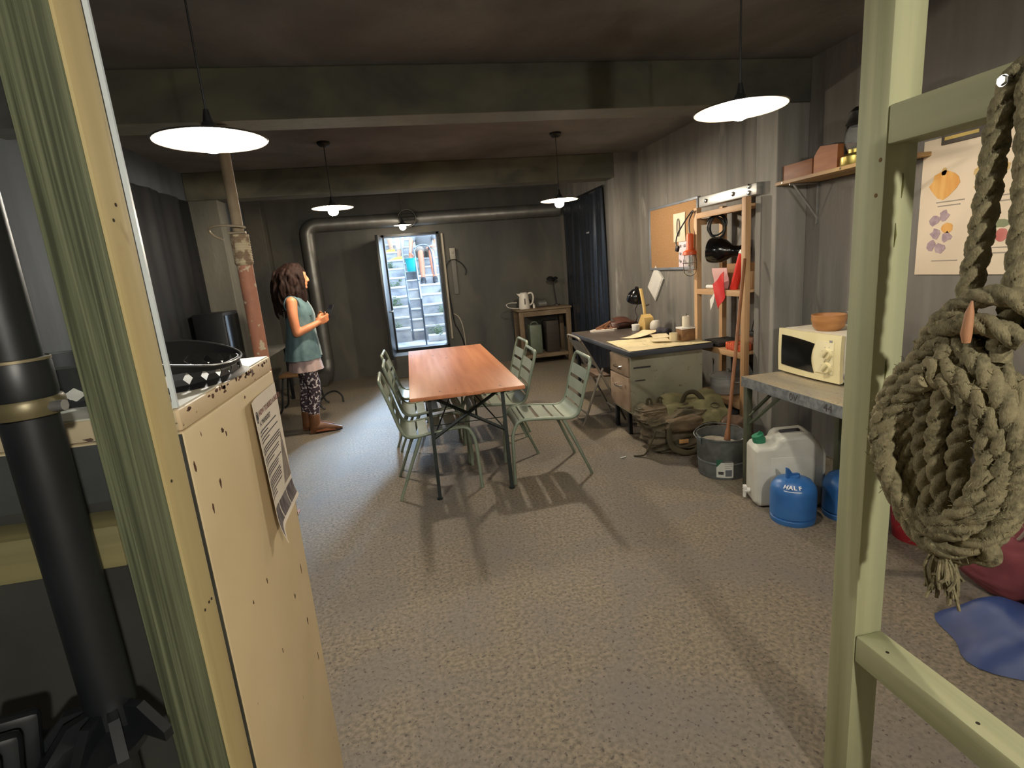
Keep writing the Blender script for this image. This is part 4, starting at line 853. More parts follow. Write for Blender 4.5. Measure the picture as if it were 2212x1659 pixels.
part('sheet_edge', MB().b2((-0.3455, 0.8105, 1.345), (-0.3395, 0.8155, 2.66)), mat('pale_acrylic_edge', srgb(206, 214, 218), None, 0.3), t)
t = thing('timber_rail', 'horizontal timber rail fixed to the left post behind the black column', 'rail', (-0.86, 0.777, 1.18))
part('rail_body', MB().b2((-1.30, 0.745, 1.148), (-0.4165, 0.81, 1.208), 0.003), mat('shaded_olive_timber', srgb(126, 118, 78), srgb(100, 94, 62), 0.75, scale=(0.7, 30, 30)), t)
t = thing('timber_post', 'treated pine post on the right of the opening, carrying two rails', 'post', (1.034, 1.024, 0))
part('upright', MB().box((1.034, 1.0385, 1.345), (0.078, 0.077, 2.688), None, 0.003), TZ, t)
for x, y, z, L in ((1.04, 0.9995, 1.60, 0.05), (1.03, 0.9995, 1.50, 0.05), (1.03, 0.9995, 1.205, 0.045)):
    part('grain_split', MB().tube([(x, y, z+L/2), (x+0.001, y-0.0006, z), (x, y, z-L/2)], [0.0006, 0.0022, 0.0006], 8), mat('split_shadow', srgb(110, 108, 60), None, 0.9), t)
for y, z in ((1.012, 1.655), (1.018, 1.585)):
    part('knot', MB().tube([(0.9953, y, z), (0.9945, y, z)], [0.005, 0.004], 14), mat('knot_brown', srgb(120, 92, 52), None, 0.8), t)
t = thing('timber_rail', 'upper timber rail running forward from the right post, holding the rope', 'rail', (1.03, 0.4, 1.72))
part('rail_body', MB().b2((0.995, -0.35, 1.682), (1.065, 0.9985, 1.757), 0.004), TY, t)
t = thing('timber_rail', 'lower timber rail running forward from the foot of the right post', 'rail', (1.03, 0.4, 0.5))
part('rail_body', MB().b2((0.997, -0.35, 0.455), (1.070, 0.9985, 0.528), 0.004), TY, t)
for y in (0.93, 0.72): part('nail_hole', MB().cyl((1.02, y, 0.5277), (1.02, y, 0.5286), 0.004, None, 10), HOLE, t)
# ------------------------------------------------------------------ rope
HEMP = mat('hemp_rope', srgb(152, 142, 108), srgb(96, 88, 64), 0.95, scale=(110, 110, 110), lo=0.3, hi=0.7, c3=srgb(150, 138, 104), s3=(14, 14, 14), bump=0.002, bscale=(420, 420, 200))
def rope(mb, path, r, pitch=0.036, lobes=3, seg=24, taper=None):
    P = [Vector(p) for p in path]
    # resample
    D = [0.0]
    for i in range(1, len(P)): D.append(D[-1]+(P[i]-P[i-1]).length)
    n = max(6, int(D[-1]/0.0042)); Q = []; j = 0
    for k in range(n+1):
        s = D[-1]*k/n
        while j < len(D)-2 and D[j+1] < s: j += 1
        f = (s-D[j])/max(1e-9, D[j+1]-D[j]); Q.append(P[j].lerp(P[j+1], min(1, f)))
    T = [(Q[min(i+1, n)]-Q[max(i-1, 0)]).normalized() for i in range(n+1)]
    u = T[0].orthogonal().normalized(); rings = []
    for i in range(n+1):
        u = (u-T[i]*u.dot(T[i])).normalized(); v = T[i].cross(u); ph = 2*PI*(D[-1]*i/n)/(pitch*lobes)
        rr = r*(1 if taper is None else taper(i/n)); ring = []
        for k in range(seg):
            a = 2*PI*k/seg
            q = abs(math.cos(lobes*(a-ph)/2.0))
            rad = rr*(0.60+0.46*q**0.6)+0.0007*math.sin(37*a+i*1.7)+0.0008*math.sin(lobes*3*(a-ph*1.6)+i*0.2)
            ring.append(Q[i]+u*math.cos(a)*rad+v*math.sin(a)*rad)
        rings.append(ring)
    mb.rings(rings); return mb
t = thing('rope_coil', 'thick hemp rope coiled and hung from the upper right rail', 'rope', (0.955, 0.78, 1.1))
rr = random.Random(3)
mb = MB()
hang = bez([(0.955, 0.80, 1.23), (0.962, 0.785, 1.33), (0.97, 0.772, 1.50), (0.972, 0.764, 1.66), (0.974, 0.750, 1.725), (0.974, 0.735, 1.735), (0.973, 0.724, 1.71), (0.972, 0.712, 1.56), (0.965, 0.705, 1.40), (0.955, 0.715, 1.28)], 90)
part('hanging_loop', rope(MB(), hang, 0.0185), HEMP, t)
cy, cz = 0.775, 1.115
coil = []
for L in range(7):
    ay = 0.122-0.013*(L % 4)+rr.uniform(-.006, .006); az = 0.19-0.022*(L % 4)+rr.uniform(-.01, .01); x0 = 0.972-0.016*(L//2)-0.012*(L % 2)
    oy = rr.uniform(-.008, .008); oz = rr.uniform(-.012, .012)-0.01
    for k in range(40):
        a = PI/2+2*PI*k/40
        pin = 1-0.45*max(0, math.sin(a))**3
        coil.append((x0-0.012*k/40+0.006*math.sin(3*a+L), cy+oy+ay*math.cos(a)*pin, cz+oz+az*math.sin(a)))
part('coil', rope(MB(), bez(coil, len(coil)*2), 0.0175), HEMP, t)
for k, (y, x) in enumerate(((0.80, 0.945), (0.765, 0.938), (0.735, 0.945), (0.83, 0.95))):
    p = bez([(x, y+0.01, 1.30), (x-0.012, y+rr.uniform(-.02, .02), 1.20), (x-0.008, y+rr.uniform(-.02, .02), 1.10), (x, y-0.01, 0.985)], 24)
    part('bight', rope(MB(), p, 0.0185), HEMP, t)
w = []
for k in range(70):
    a = 2*PI*k/20; w.append((0.952+0.052*math.cos(a), 0.755+0.062*math.sin(a)*0.8, 1.335-0.0006*k-0.010*math.sin(a)))
part('wrapping_turns', rope(MB(), bez([(0.94, 0.83, 1.30), (0.93, 0.79, 1.35), (0.93, 0.74, 1.385), (0.935, 0.69, 1.39), (0.96, 0.66, 1.36), (0.985, 0.70, 1.33), (0.985, 0.76, 1.32), (0.95, 0.82, 1.315), (0.925, 0.78, 1.335), (0.925, 0.72, 1.345), (0.945, 0.67, 1.32)], 90), 0.017), HEMP, t)
part('lower_knot', rope(MB(), bez([(0.945, 0.86, 1.0), (0.93, 0.80, 0.955), (0.925, 0.74, 0.965), (0.94, 0.69, 0.955), (0.965, 0.70, 0.92), (0.955, 0.76, 0.91), (0.935, 0.80, 0.925), (0.935, 0.76, 0.955), (0.955, 0.72, 0.94), (0.965, 0.74, 0.90), (0.95, 0.775, 0.88)], 90), 0.0165), HEMP, t)
mb = MB()
for k in range(46):
    y = 0.765+rr.uniform(-.028, .028); x = 0.95+rr.uniform(-.012, .012); z1 = 0.80+rr.uniform(-.01, .055)
    mb.tube(bez([(x, 0.765+(y-0.765)*0.5, 0.90), (x+rr.uniform(-.012, .012), y, 0.86), (x+rr.uniform(-.012, .012), y+rr.uniform(-.012, .012), z1)], 10), 0.0032, 5)
part('frayed_end', mb, HEMP, t, kind='stuff')
mb = MB()
for k in range(900):
    q = coil[rr.randrange(len(coil))]; d = Vector((rr.uniform(-1, 0.2), rr.uniform(-1, 1), rr.uniform(-1, 1))).normalized()
    p = Vector(q)+d*0.016; mb.tube([p, p+d*0.006+Vector((0, 0, rr.uniform(-.006, .006))), p+d*rr.uniform(.008, .016)], 0.0006, 4)
part('loose_fibres', mb, HEMP, t, kind='stuff')
part('wooden_toggle', MB().tube([(0.905, 0.727, 1.315), (0.903, 0.727, 1.33), (0.902, 0.724, 1.365), (0.902, 0.722, 1.385)], [0.006, 0.0085, 0.0065, 0.0015], 10), mat('toggle_tan', srgb(188, 134, 96), None, 0.6), t, label='pointed tan toggle')
t = thing('coach_screw', 'bright screw with washer driven through the rope into the upper rail', 'screw', (0.945, 0.752, 1.718))
part('washer', MB().tube([(0.995, 0.7475, 1.722), (0.949, 0.7475, 1.722)], [0.004, 0.009], 18), CHROME, t)
part('screw_head', MB().tube([(0.9495, 0.7475, 1.722), (0.945, 0.7475, 1.722)], [0.0085, 0.007], 6), CHROME, t)
# ------------------------------------------------------------------ tan cupboard with flyer and perforated tray
TANM = mat('tan_paint', srgb(212, 190, 148), srgb(202, 180, 138), 0.5, scale=(5, 5, 5), c3=srgb(207, 186, 146), s3=(2, 2, 2), spots=srgb(92, 60, 34), spot_scale=26, spot_at=0.735, spot_soft=0.02, spot_stretch=(1, 1, 0.5), bump=0.0004, bscale=(40, 40, 40))
TANL = mat('chipped_tan_paint', srgb(206, 182, 144), srgb(192, 168, 132), 0.55, scale=(7, 7, 7), spots=srgb(84, 54, 32), spot_scale=34, spot_at=0.655, spot_soft=0.03, spot_stretch=(1, 1, 1.6))
WORN = mat('worn_white_top', srgb(214, 210, 194), srgb(196, 190, 172), 0.45, scale=(14, 14, 14), spots=srgb(150, 132, 104), spot_scale=18, spot_at=0.68, spot_soft=0.06)
t = thing('metal_cupboard', 'tall tan painted metal cupboard with chipped edges and a flyer', 'cupboard', (-0.57, 1.09, 0))
cx0, cx1, cy0, cy1 = -0.80, -0.345, 0.825, 1.355
part('body', MB().b2((cx0, cy0, 0.0), (cx1, cy1, 1.305), 0.004), TANM, t)
part('lid', MB().b2((cx0, cy0-0.0, 1.3065), (cx1, cy1, 1.338), 0.003), TANL, t)
part('lid_top', MB().b2((cx0+0.004, cy0+0.003, 1.337), (cx1-0.004, cy1-0.003, 1.3405)), WORN, t)
part('near_end', MB().b2((cx0+0.003, cy0-0.003, 0.003), (cx1-0.003, cy0+0.001, 1.302)), mat('shaded_end_grey', srgb(70, 70, 64), srgb(58, 58, 54), 0.5, 0.2), t, label='end panel with its shade put into a dark grey')  # shade on the near end is put into its dark grey colour
cr = random.Random(11)
def chip(y, z, a, b, k):
    n = 8; poly = [(y+a*math.cos(2*PI*i/n)*cr.uniform(.5, 1.2), z+b*math.sin(2*PI*i/n)*cr.uniform(.5, 1.2)) for i in range(n)]
    part('rust_chip', MB().prism(poly, 'x', cx1-0.001, cx1+0.0006), mat('rust_brown', srgb(84, 50, 28), srgb(62, 36, 22), 0.9, scale=(60, 60, 60)), t, smooth=False)
for y, z, a, b in ((0.868, 1.165, .0035, .009), (0.915, 1.19, .004, .010), (0.836, 1.245, .004, .009), (0.97, 1.265, .006, .006), (0.985, 1.255, .004, .007), (1.20, 0.79, .004, .008), (1.265, 0.68, .004, .011), (1.29, 0.81, .003, .014), (0.95, 0.94, .0025, .005), (1.04, 0.93, .003, .006), (1.352, 0.93, .002, .006), (1.30, 0.55, .0025, .014), (1.02, 1.324, .009, .003), (1.12, 1.29, .005, .003), (1.05, 0.76, .002, .006)):
    chip(y, z, a, b, 0)
for k in range(26):
    y = cr.uniform(0.83, 1.33); chip(y, 1.334-abs(cr.gauss(0, .004)), cr.uniform(.003, .009), cr.uniform(.0015, .005), 0)
f = thing('flyer', 'curling white instruction flyer taped to the side of the tan cupboard', 'poster', (-0.343, 1.23, 1.13))
fy0, fy1, fz0, fz1 = 1.112, 1.345, 0.985, 1.277
def fly(u, v, o=0.0):
    c = 0.016*max(0, 1-u*3.2)**2*(0.4+0.6*(1-v))+0.010*max(0, 1-v*6)**2+0.004*(1-u)
    return (-0.3435+0.0015+c+o, fy0+(fy1-fy0)*u+0.008*max(0, 0.12-v)*4*(1-u), fz0+(fz1-fz0)*v-0.018*(1-v)*0+(-0.022*max(0, 1-abs(u-0.02)*9)*max(0, 1-v*5)))
part('sheet', MB().grid(fly, 20, 20, 0.0008), mat('flyer_paper', srgb(222, 210, 192), srgb(212, 200, 182), 0.7), f)
def frow(u0, u1, v, h, m, name='text_line'):
    part(name, MB().grid(lambda a, b: fly(u0+(u1-u0)*a, v+h*(b-0.5), 0.0007), 6, 1), m, f, smooth=False)
def ftext(txt, u, v, size, m, name):
    p = fly(u, v, 0.0012); q = fly(min(1, u+0.5), v, 0.0012); d = (Vector(q)-Vector(p)).normalized(); up = Vector((0, 0, 1)); nn = d.cross(up)
    M = Matrix(((d.x, up.x, nn.x, p[0]), (d.y, up.y, nn.y, p[1]), (d.z, up.z, nn.z, p[2]), (0, 0, 0, 1)))
    part(name, text_mesh(txt, size, M, 0.0004), m, f, smooth=False)
MAROON = mat('maroon_ink', srgb(120, 62, 58), None, 0.8)
ftext('HOW TO BUILD A SHELTER', 0.22, 0.865, 0.0165, MAROON, 'title')
ftext('A. THE BUCKET', 0.20, 0.795, 0.0135, INK, 'subtitle')
for v, a in ((.755, .9), (.73, .5), (.70, .92), (.675, .5), (.63, .95), (.61, .93), (.59, .9), (.55, .82), (.53, .8), (.505, .55), (.46, .84), (.44, .68), (.42, .66), (.38, .7), (.36, .72), (.34, .7), (.32, .72), (.29, .7), (.265, .4), (.24, .42)):
    frow(0.13, a*0.9, v, 0.0095, INK)
part('emblem', MB().tube([fly(0.12+0.05*math.cos(2*PI*k/20), 0.875+0.04*math.sin(2*PI*k/20), 0.001) for k in range(20)], 0.0007, 5, closed=True).tube([fly(0.10, 0.86, 0.001), fly(0.12, 0.895, 0.001), fly(0.15, 0.86, 0.001)], 0.0009, 5), INK, f)
part('tent_picture', MB().grid(lambda a, b: fly(0.84+(a-0.5)*0.30*(1-b)+0.02*b, 0.20+0.42*b, 0.0009), 6, 10), mat('tent_grey', srgb(150, 136, 124), srgb(108, 96, 88), 0.8, scale=(1, 90, 30)), f)
for a, b in ((0.03, 0.33), (0.36, 0.66), (0.69, 0.985)):
    part('photo_strip', MB().grid(lambda p, q: fly(a+(b-a)*p, 0.03+0.13*q, 0.0009), 6, 5), mat('dark_photo_print', srgb(66, 58, 60), srgb(118, 108, 106), 0.7, scale=(2, 60, 22)), f)
# perforated black tray
BST = mat('black_steel_tray', srgb(24, 24, 24), srgb(18, 18, 18), 0.5, 0.0)
t = thing('perforated_ring', 'open black perforated steel ring pan lying on top of the tan cupboard', 'pan', (-0.588, 1.10, 1.3405))
ox, oy, zb = -0.575, 1.10, 1.3412
N = 64
def ov(k, rx, ry, z):
    a = 2*PI*k/N; c, s = math.cos(a), math.sin(a); e = 0.74
    dip = 1-0.55*max(0.0, c-0.25)**1.2/0.75**1.2
    return (ox+rx*math.copysign(abs(c)**e, c), oy+ry*math.copysign(abs(s)**e, s), zb+z*(dip if z > 0.03 else 1))
def shell(pr, th=0.0015):
    out = [[ov(k, a, b, z) for k in range(N)] for a, b, z in pr]; inn = [[ov(k, a-th, b-th, z) for k in range(N)] for a, b, z in reversed(pr)]
    return MB().rings(out+inn, closed=True)
part('base_flange', shell([(0.243, 0.178, 0.0), (0.236, 0.171, 0.003), (0.229, 0.164, 0.008)]), BST, t)
mb = MB()
for k in range(N//2):
    d = 1.03; m = 2*k
    q = [ov(m-d, 0.230, 0.165, 0.007), ov(m+d, 0.230, 0.165, 0.007), ov(m+d*0.42, 0.229, 0.164, 0.018), ov(m+d, 0.228, 0.163, 0.030), ov(m-d, 0.228, 0.163, 0.030), ov(m-d*0.42, 0.229, 0.164, 0.018)]
    mb.rings([q, [(ox+(p[0]-ox)*0.993, oy+(p[1]-oy)*0.993, p[2]) for p in q]])
part('slotted_band', mb, BST, t, smooth=False)
part('ring_wall', shell([(0.228, 0.163, 0.029), (0.229, 0.164, 0.045), (0.232, 0.167, 0.062)]), BST, t)
part('rim', MB().tube([ov(k, 0.2325, 0.1675, 0.0625) for k in range(N)], 0.0022, 8, closed=True), mat('bright_rim', srgb(90, 90, 87), None, 0.3, 0.6), t)
# ------------------------------------------------------------------ black column on the front bench
CB = mat('black_column_paint', srgb(26, 29, 31), srgb(20, 22, 24), 0.42)
b = thing('work_bench', 'dark bench top in the near left corner carrying the black column', 'bench', (-0.9, 0.55, 0))
part('bench_top', MB().b2((-1.35, 0.38, 0.90), (-0.432, 0.735, 0.935), 0.004), mat('dark_bench_paint', srgb(52, 53, 50), srgb(40, 41, 39), 0.5, scale=(6, 6, 6)), b)
for x in (-1.30, -0.47):
    for y in (0.42, 0.69): part('leg', MB().b2((x-0.025, y-0.025, 0), (x+0.025, y+0.025, 0.90), 0.003), MATS['dark_bench_paint'], b)
c = thing('steel_column', 'black steel column with clamped collar in the near left corner', 'column', (-0.452, 0.70, 0.935))
ux, uy = -0.452, 0.70
part('tube', MB().cyl((ux, uy, 0.95), (ux, uy, 2.15), 0.0285, None, 40), CB, c)
part('collar', MB().lathe([(0.0285, 1.398), (0.033, 1.398), (0.034, 1.404), (0.034, 1.438), (0.032, 1.443), (0.0285, 1.444)], (ux, uy, 0), 40), CB, c)
part('collar_edge', MB().lathe([(0.0330, 1.440), (0.0345, 1.4405), (0.0345, 1.4435), (0.0330, 1.444)], (ux, uy, 0), 40), mat('brass_edge', srgb(146, 134, 104), None, 0.4, 0.5), c)
part('clamp_ring', MB().lathe([(0.0285, 1.378), (0.037, 1.378), (0.038, 1.383), (0.038, 1.394), (0.036, 1.398), (0.0285, 1.398)], (ux, uy, 0), 40), mat('olive_brass', srgb(112, 102, 72), srgb(92, 84, 60), 0.4, 0.4), c)
part('clamp_bolt', MB().cyl((ux+0.030, uy-0.012, 1.3865), (ux+0.048, uy-0.014, 1.387), 0.0065, None, 14), ALU, c)
part('base_plate', MB().lathe([(0.001, 0.936), (0.10, 0.936), (0.10, 0.944), (0.05, 0.952), (0.030, 0.956), (0.001, 0.957)], (ux, uy-0.06+0.06, 0), 40).xf(Matrix.Translation((-0.06, -0.05, 0))) if False else MB().lathe([(0.001, 0.936), (0.058, 0.936), (0.058, 0.946), (0.040, 0.952), (0.030, 0.958), (0.001, 0.959)], (ux-0.012, uy-0.028, 0), 40), CB, c)
for k in range(5):
    a = -2.9+k*0.62
    d = Vector((math.cos(a), math.sin(a), 0)); n = Vector((-d.y, d.x, 0))
    p = [Vector((ux, uy, 0))+d*0.026+Vector((0, 0, 0.985)), Vector((ux, uy, 0))+d*0.026+Vector((0, 0, 0.948)), Vector((ux, uy, 0))+d*0.085+Vector((0, 0, 0.937)), Vector((ux, uy, 0))+d*0.085+Vector((0, 0, 0.950)), Vector((ux, uy, 0))+d*0.05+Vector((0, 0, 0.985))]
    part('base_fin', MB().rings([[q-n*0.006 for q in p], [q+n*0.006 for q in p]]), CB, c)
g = thing('machine_foot', 'black ribbed cast foot standing left of the column base', 'machine foot', (-0.545, 0.60, 0.935))
for k in range(4):
    part('rib', MB().box((-0.545-0.0*k, 0.56+0.035*k, 0.975), (0.055, 0.020, 0.078), (0, 0.15, 0.4), 0.008), CB, g)
part('foot_body', MB().b2((-0.585, 0.54, 0.936), (-0.535, 0.69, 0.965), 0.006), CB, g)
# ------------------------------------------------------------------ things beyond the right partition
p = thing('food_poster', 'cream poster of fruit and vegetable drawings on the right wall', 'poster', (2.79, 2.28, 1.62))
part('sheet', MB().b2((2.79, 1.90, 1.275), (2.798, 2.565, 1.97), 0.001), mat('poster_paper', srgb(224, 206, 180), srgb(214, 196, 170), 0.7, scale=(3, 3, 3)), p)
def blob(name, y, z, ry, rz, m, n=16, k=0.12, sd=1):
    r = random.Random(sd); poly = [(y+ry*math.cos(2*PI*i/n)*(1+r.uniform(-k, k)), z+rz*math.sin(2*PI*i/n)*(1+r.uniform(-k, k))) for i in range(n)]
    part(name, MB().prism(poly, 'x', 2.7885, 2.7898), m, p, smooth=False)
PK = mat('pumpkin_print', srgb(214, 150, 70), srgb(226, 176, 100), 0.7, scale=(30, 30, 5)); PU = mat('purple_print', srgb(146, 122, 132), srgb(180, 158, 160), 0.7, scale=(30, 30, 30))
RD = mat('radish_print', srgb(176, 92, 84), srgb(196, 128, 116), 0.7); GN = mat('leaf_print', srgb(128, 134, 100), None, 0.7); OC = mat('ochre_print', srgb(190, 156, 92), srgb(206, 180, 124), 0.7, scale=(1, 10, 40))
blob('pumpkin_drawing', 2.435, 1.735, 0.075, 0.07, PK, sd=2); blob('stem_drawing', 2.44, 1.80, 0.014, 0.02, OC, sd=3)
for i, (y, z) in enumerate(((2.47, 1.56), (2.42, 1.58), (2.46, 1.49), (2.40, 1.47), (2.48, 1.43), (2.43, 1.41))): blob('flower_drawing', y, z, 0.026, 0.026, PU, 10, 0.3, i)
blob('flower_centre', 2.40, 1.515, 0.032, 0.026, PK, sd=9)
blob('parsnip_drawing', 2.20, 1.77, 0.085, 0.03, OC, sd=5); blob('parsnip_drawing', 2.21, 1.70, 0.07, 0.016, OC, sd=6)
for y, z in ((2.245, 1.44), (2.185, 1.455), (2.13, 1.46)): blob('radish_drawing', y, z, 0.028, 0.032, RD, sd=int(y*100))
blob('leaf_drawing', 2.14, 1.515, 0.045, 0.02, GN, sd=4)
for y0, y1, z in ((2.32, 2.47, 1.645), (2.34, 2.46, 1.625), (2.05, 2.24, 1.64), (2.07, 2.22, 1.615), (2.08, 2.25, 1.40), (2.10, 2.24, 1.375), (2.33, 2.47, 1.345), (2.05, 2.25, 1.87), (2.08, 2.22, 1.85)):
    part('text_line', MB().b2((2.7886, y0, z), (2.7898, y1, z+0.006)), mat('poster_ink', srgb(158, 146, 132), None, 0.8), p)
t = thing('poster_hanger', 'dark hanger clip with a yellow line on the poster top edge', 'clip', (2.78, 2.33, 1.955))
part('clip_body', MB().b2((2.776, 2.24, 1.93), (2.7885, 2.46, 1.985), 0.003), mat('dark_wood_clip', srgb(74, 66, 58), None, 0.6), t)
part('yellow_line', MB().b2((2.774, 2.27, 1.950), (2.7765, 2.44, 1.966)), mat('yellow_ink', srgb(190, 164, 84), None, 0.6), t)
t = thing('red_tub', 'red plastic tub on the floor behind the right post', 'tub', (2.38, 2.06, 0))
part('tub_body', MB().lathe([(0.001, 0.004), (0.095, 0.004), (0.10, 0.0), (0.118, 0.17), (0.126, 0.172), (0.126, 0.18), (0.114, 0.178), (0.096, 0.014), (0.001, 0.012)], (2.375, 2.06, 0), 32), mat('red_plastic', srgb(150, 34, 40), srgb(132, 28, 34), 0.45), t)
part('tub_handle', MB().tube(bez([(2.375, 1.934, 0.17), (2.45, 1.95, 0.19), (2.50, 2.06, 0.196), (2.45, 2.17, 0.19), (2.375, 2.186, 0.17)], 20), 0.004, 8), ZINC, t)
t = thing('red_holdall', 'dull red cloth holdall on the floor below the rope', 'bag', (2.38, 1.60, 0))
part('bag_body', lump((2.36, 1.60, 0.16), (0.34, 0.34, 0.32), 21.0, 5, 0.04, 0.012, 0.002), mat('dull_red_cloth', srgb(128, 62, 66), srgb(104, 50, 56), 0.85, scale=(7, 7, 7)), t)
part('carry_strap', MB().tube(bez([(2.24, 1.52, 0.29), (2.26, 1.50, 0.36), (2.32, 1.54, 0.38), (2.37, 1.60, 0.33)], 16), 0.012, 8, flat=0.4), mat('pale_strap', srgb(170, 150, 132), None, 0.8), t)
t = thing('blue_tarpaulin', 'crumpled dark blue tarpaulin spread on the floor by the lower rail', 'tarpaulin', (2.1, 1.30, 0))
def tarp(u, v):
    a = 2*PI*u; R = (0.36+0.07*math.sin(3*a+1)+0.04*math.sin(7*a))*v
    x = 2.12+R*math.cos(a)*0.9; y = 1.22+R*math.sin(a)*0.85
    h = 0.15*(1-v**2)+0.05*(noise.noise(Vector((x*6, y*6, 2.0)))+0.35)*(1-v**6)+0.018*abs(noise.noise(Vector((x*15, y*15, 5.0))))*(1-v**4)
    return (x, y, 0.003+max(0, h))
part('sheet', MB().grid(tarp, 60, 22, 0.002), mat('blue_tarp', srgb(40, 60, 110), srgb(30, 46, 90), 0.5, scale=(6, 6, 6)), t)
# ------------------------------------------------------------------ left side: steel prop, table, stool
RUST = mat('red_oxide_tube', srgb(146, 98, 76), srgb(118, 78, 60), 0.75, scale=(10, 10, 4), c3=srgb(164, 108, 80), s3=(6, 6, 3), spots=srgb(172, 158, 130), spot_scale=22, spot_at=0.6, spot_soft=0.05)
DUSTY = mat('dusty_steel_tube', srgb(128, 110, 86), srgb(100, 86, 66), 0.8, scale=(12, 12, 5), c3=srgb(142, 126, 100), s3=(6, 6, 3), bump=0.001, bscale=(60, 60, 30))
t = thing('steel_prop', 'rusty telescopic steel prop standing under the first ceiling beam', 'prop', (-0.95, 3.55, 0))
px, py = -0.95, 3.55
part('outer_tube', MB().cyl((px, py, 0.012), (px, py, 1.66), 0.044, None, 28), RUST, t)
part('threaded_collar', MB().lathe([(0.044, 1.64)]+[(0.050+0.003*(k % 2), 1.65+0.0075*k) for k in range(22)]+[(0.052, 1.82), (0.03, 1.825)], (px, py, 0), 28), mat('flaking_cream_paint', srgb(160, 146, 116), srgb(112, 92, 70), 0.85, scale=(22, 22, 22), lo=0.45, hi=0.55), t)
part('inner_tube', MB().cyl((px, py, 1.80), (px, py, 2.40), 0.031, None, 24), DUSTY, t)
part('pin_handle', MB().tube(bez([(px+0.05, py-0.035, 1.855), (px+0.02, py-0.05, 1.865), (px-0.09, py-0.05, 1.875), (px-0.155, py-0.02, 1.862), (px-0.15, py+0.02, 1.83), (px-0.10, py+0.03, 1.80)], 30), 0.0075, 8).tube([(px-0.05, py-0.036, 1.83), (px+0.05, py-0.036, 1.83)], 0.0075, 8), mat('wire_handle_steel', srgb(142, 128, 104), None, 0.6, 0.3), t)
part('top_plate', MB().box((px, py, 2.41), (0.11, 0.11, 0.012), None, 0.002), DUSTY, t)
part('base_plate', MB().box((px, py, 0.006), (0.11, 0.11, 0.012), None, 0.002), RUST, t)
BSHEET = mat('black_wall_sheet', srgb(17, 18, 20), srgb(13, 14, 16), 0.6, scale=(6, 6, 1), spec=0.3)
solo('dark_wall_sheet', MB().grid(lambda u, v: (-2.07+0.014*math.sin(26*u+0.7*math.sin(4*v))+0.006*math.sin(61*u), 4.2+1.96*u, 0.02+2.39*v), 90, 16, 0.002), BSHEET, 'added black sheet keeping the left wall dark beyond the cupboard', 'sheet', (-2.07, 5.3, 0))  # added sheet whose black colour keeps this stretch of wall dark
t = thing('black_cabinet', 'black upright cabinet beside the left column', 'cabinet', (-1.93, 5.78, 0))
part('body', MB().b2((-2.04, 5.55, 0.05), (-1.76, 6.0, 1.30), 0.01), BLACKPL, t)
part('door_panel', MB().b2((-1.762, 5.57, 0.08), (-1.752, 5.98, 1.27), 0.003), BLK, t)
part('plinth', MB().b2((-2.02, 5.57, 0), (-1.78, 5.98, 0.05)), BLACKPL, t)
t = thing('side_table', 'pale edged table against the left wall behind the person', 'table', (-1.87, 7.0, 0))
GREYT = mat('grey_table_top', srgb(134, 132, 126), srgb(118, 116, 110), 0.5)
part('table_top', MB().b2((-2.09, 6.48, 0.722), (-1.64, 7.52, 0.75), 0.003), GREYT, t)
for x in (-2.05, -1.69):
    for y in (6.53, 7.47): part('leg', MB().b2((x-0.02, y-0.02, 0), (x+0.02, y+0.02, 0.722), 0.002), DARKMET, t)
t = thing('stool', 'brown seated stool with bent black legs behind the person', 'stool', (-1.42, 6.75, 0))
part('seat', MB().box((-1.42, 6.75, 0.45), (0.40, 0.34, 0.03), None, 0.008), mat('brown_ply', srgb(112, 82, 52), srgb(94, 68, 42), 0.6, scale=(3, 20, 3)), t)
for sx in (-1, 1):
    for sy in (-1, 1):
        part('leg', MB().tube(bez([(-1.42+sx*0.16, 6.75+sy*0.13, 0.436), (-1.42+sx*0.19, 6.75+sy*0.15, 0.25), (-1.42+sx*0.22, 6.75+sy*0.17, 0.06), (-1.42+sx*0.27, 6.75+sy*0.18, 0.012)], 14), 0.012, 8), BLACKPL, t)
solo('floor_cable', MB().tube(bez([(-1.28, 6.9, 0.008), (-1.20, 6.98, 0.10), (-1.08, 6.98, 0.14), (-0.99, 6.92, 0.09), (-0.97, 6.88, 0.008)], 24), 0.012, 8), BLACKPL, 'short looped black cable on the floor beside the person', 'cable', (-1.12, 6.93, 0))
# ------------------------------------------------------------------ back wall: duct, switch, cables, kettle table
DUCT = mat('galvanised_duct', srgb(128, 128, 124), srgb(104, 104, 101), 0.38, 0.65, scale=(5, 5, 5), c3=srgb(112, 108, 100), s3=(2, 2, 2), r2=0.5)
d = thing('air_duct', 'galvanised round air duct running along the top of the back wall', 'duct', (-1.33, 8.35, 0.2))
dy, dz, dr = 8.36, 2.315, 0.098
part('vertical_run', MB().cyl((-1.33, dy, 0.36), (-1.33, dy, 2.17), dr, None, 32), DUCT, d)
el = [(-1.33, dy, 2.165)]+[(-1.33+0.15-0.15*math.cos(a), dy, 2.165+0.15*math.sin(a)) for a in [PI/2*k/10 for k in range(1, 11)]]
part('elbow', MB().tube(el, dr+0.003, 32), DUCT, d)
part('foot_elbow', MB().tube([(-1.33, dy, 0.365), (-1.33, dy-0.01, 0.27), (-1.345, dy-0.05, 0.18), (-1.37, dy-0.13, 0.12), (-1.40, dy-0.26, 0.102)], dr+0.002, 32), DUCT, d)
part('horizontal_run', MB().cyl((-1.185, dy, dz), (2.44, dy, dz), dr, None, 32), DUCT, d)
for x in (-0.55, 0.02, 0.22, 0.9, 1.6):
    part('joint_band', MB().cyl((x-0.015, dy, dz), (x+0.015, dy, dz), dr+0.005, None, 32), DUCT, d)
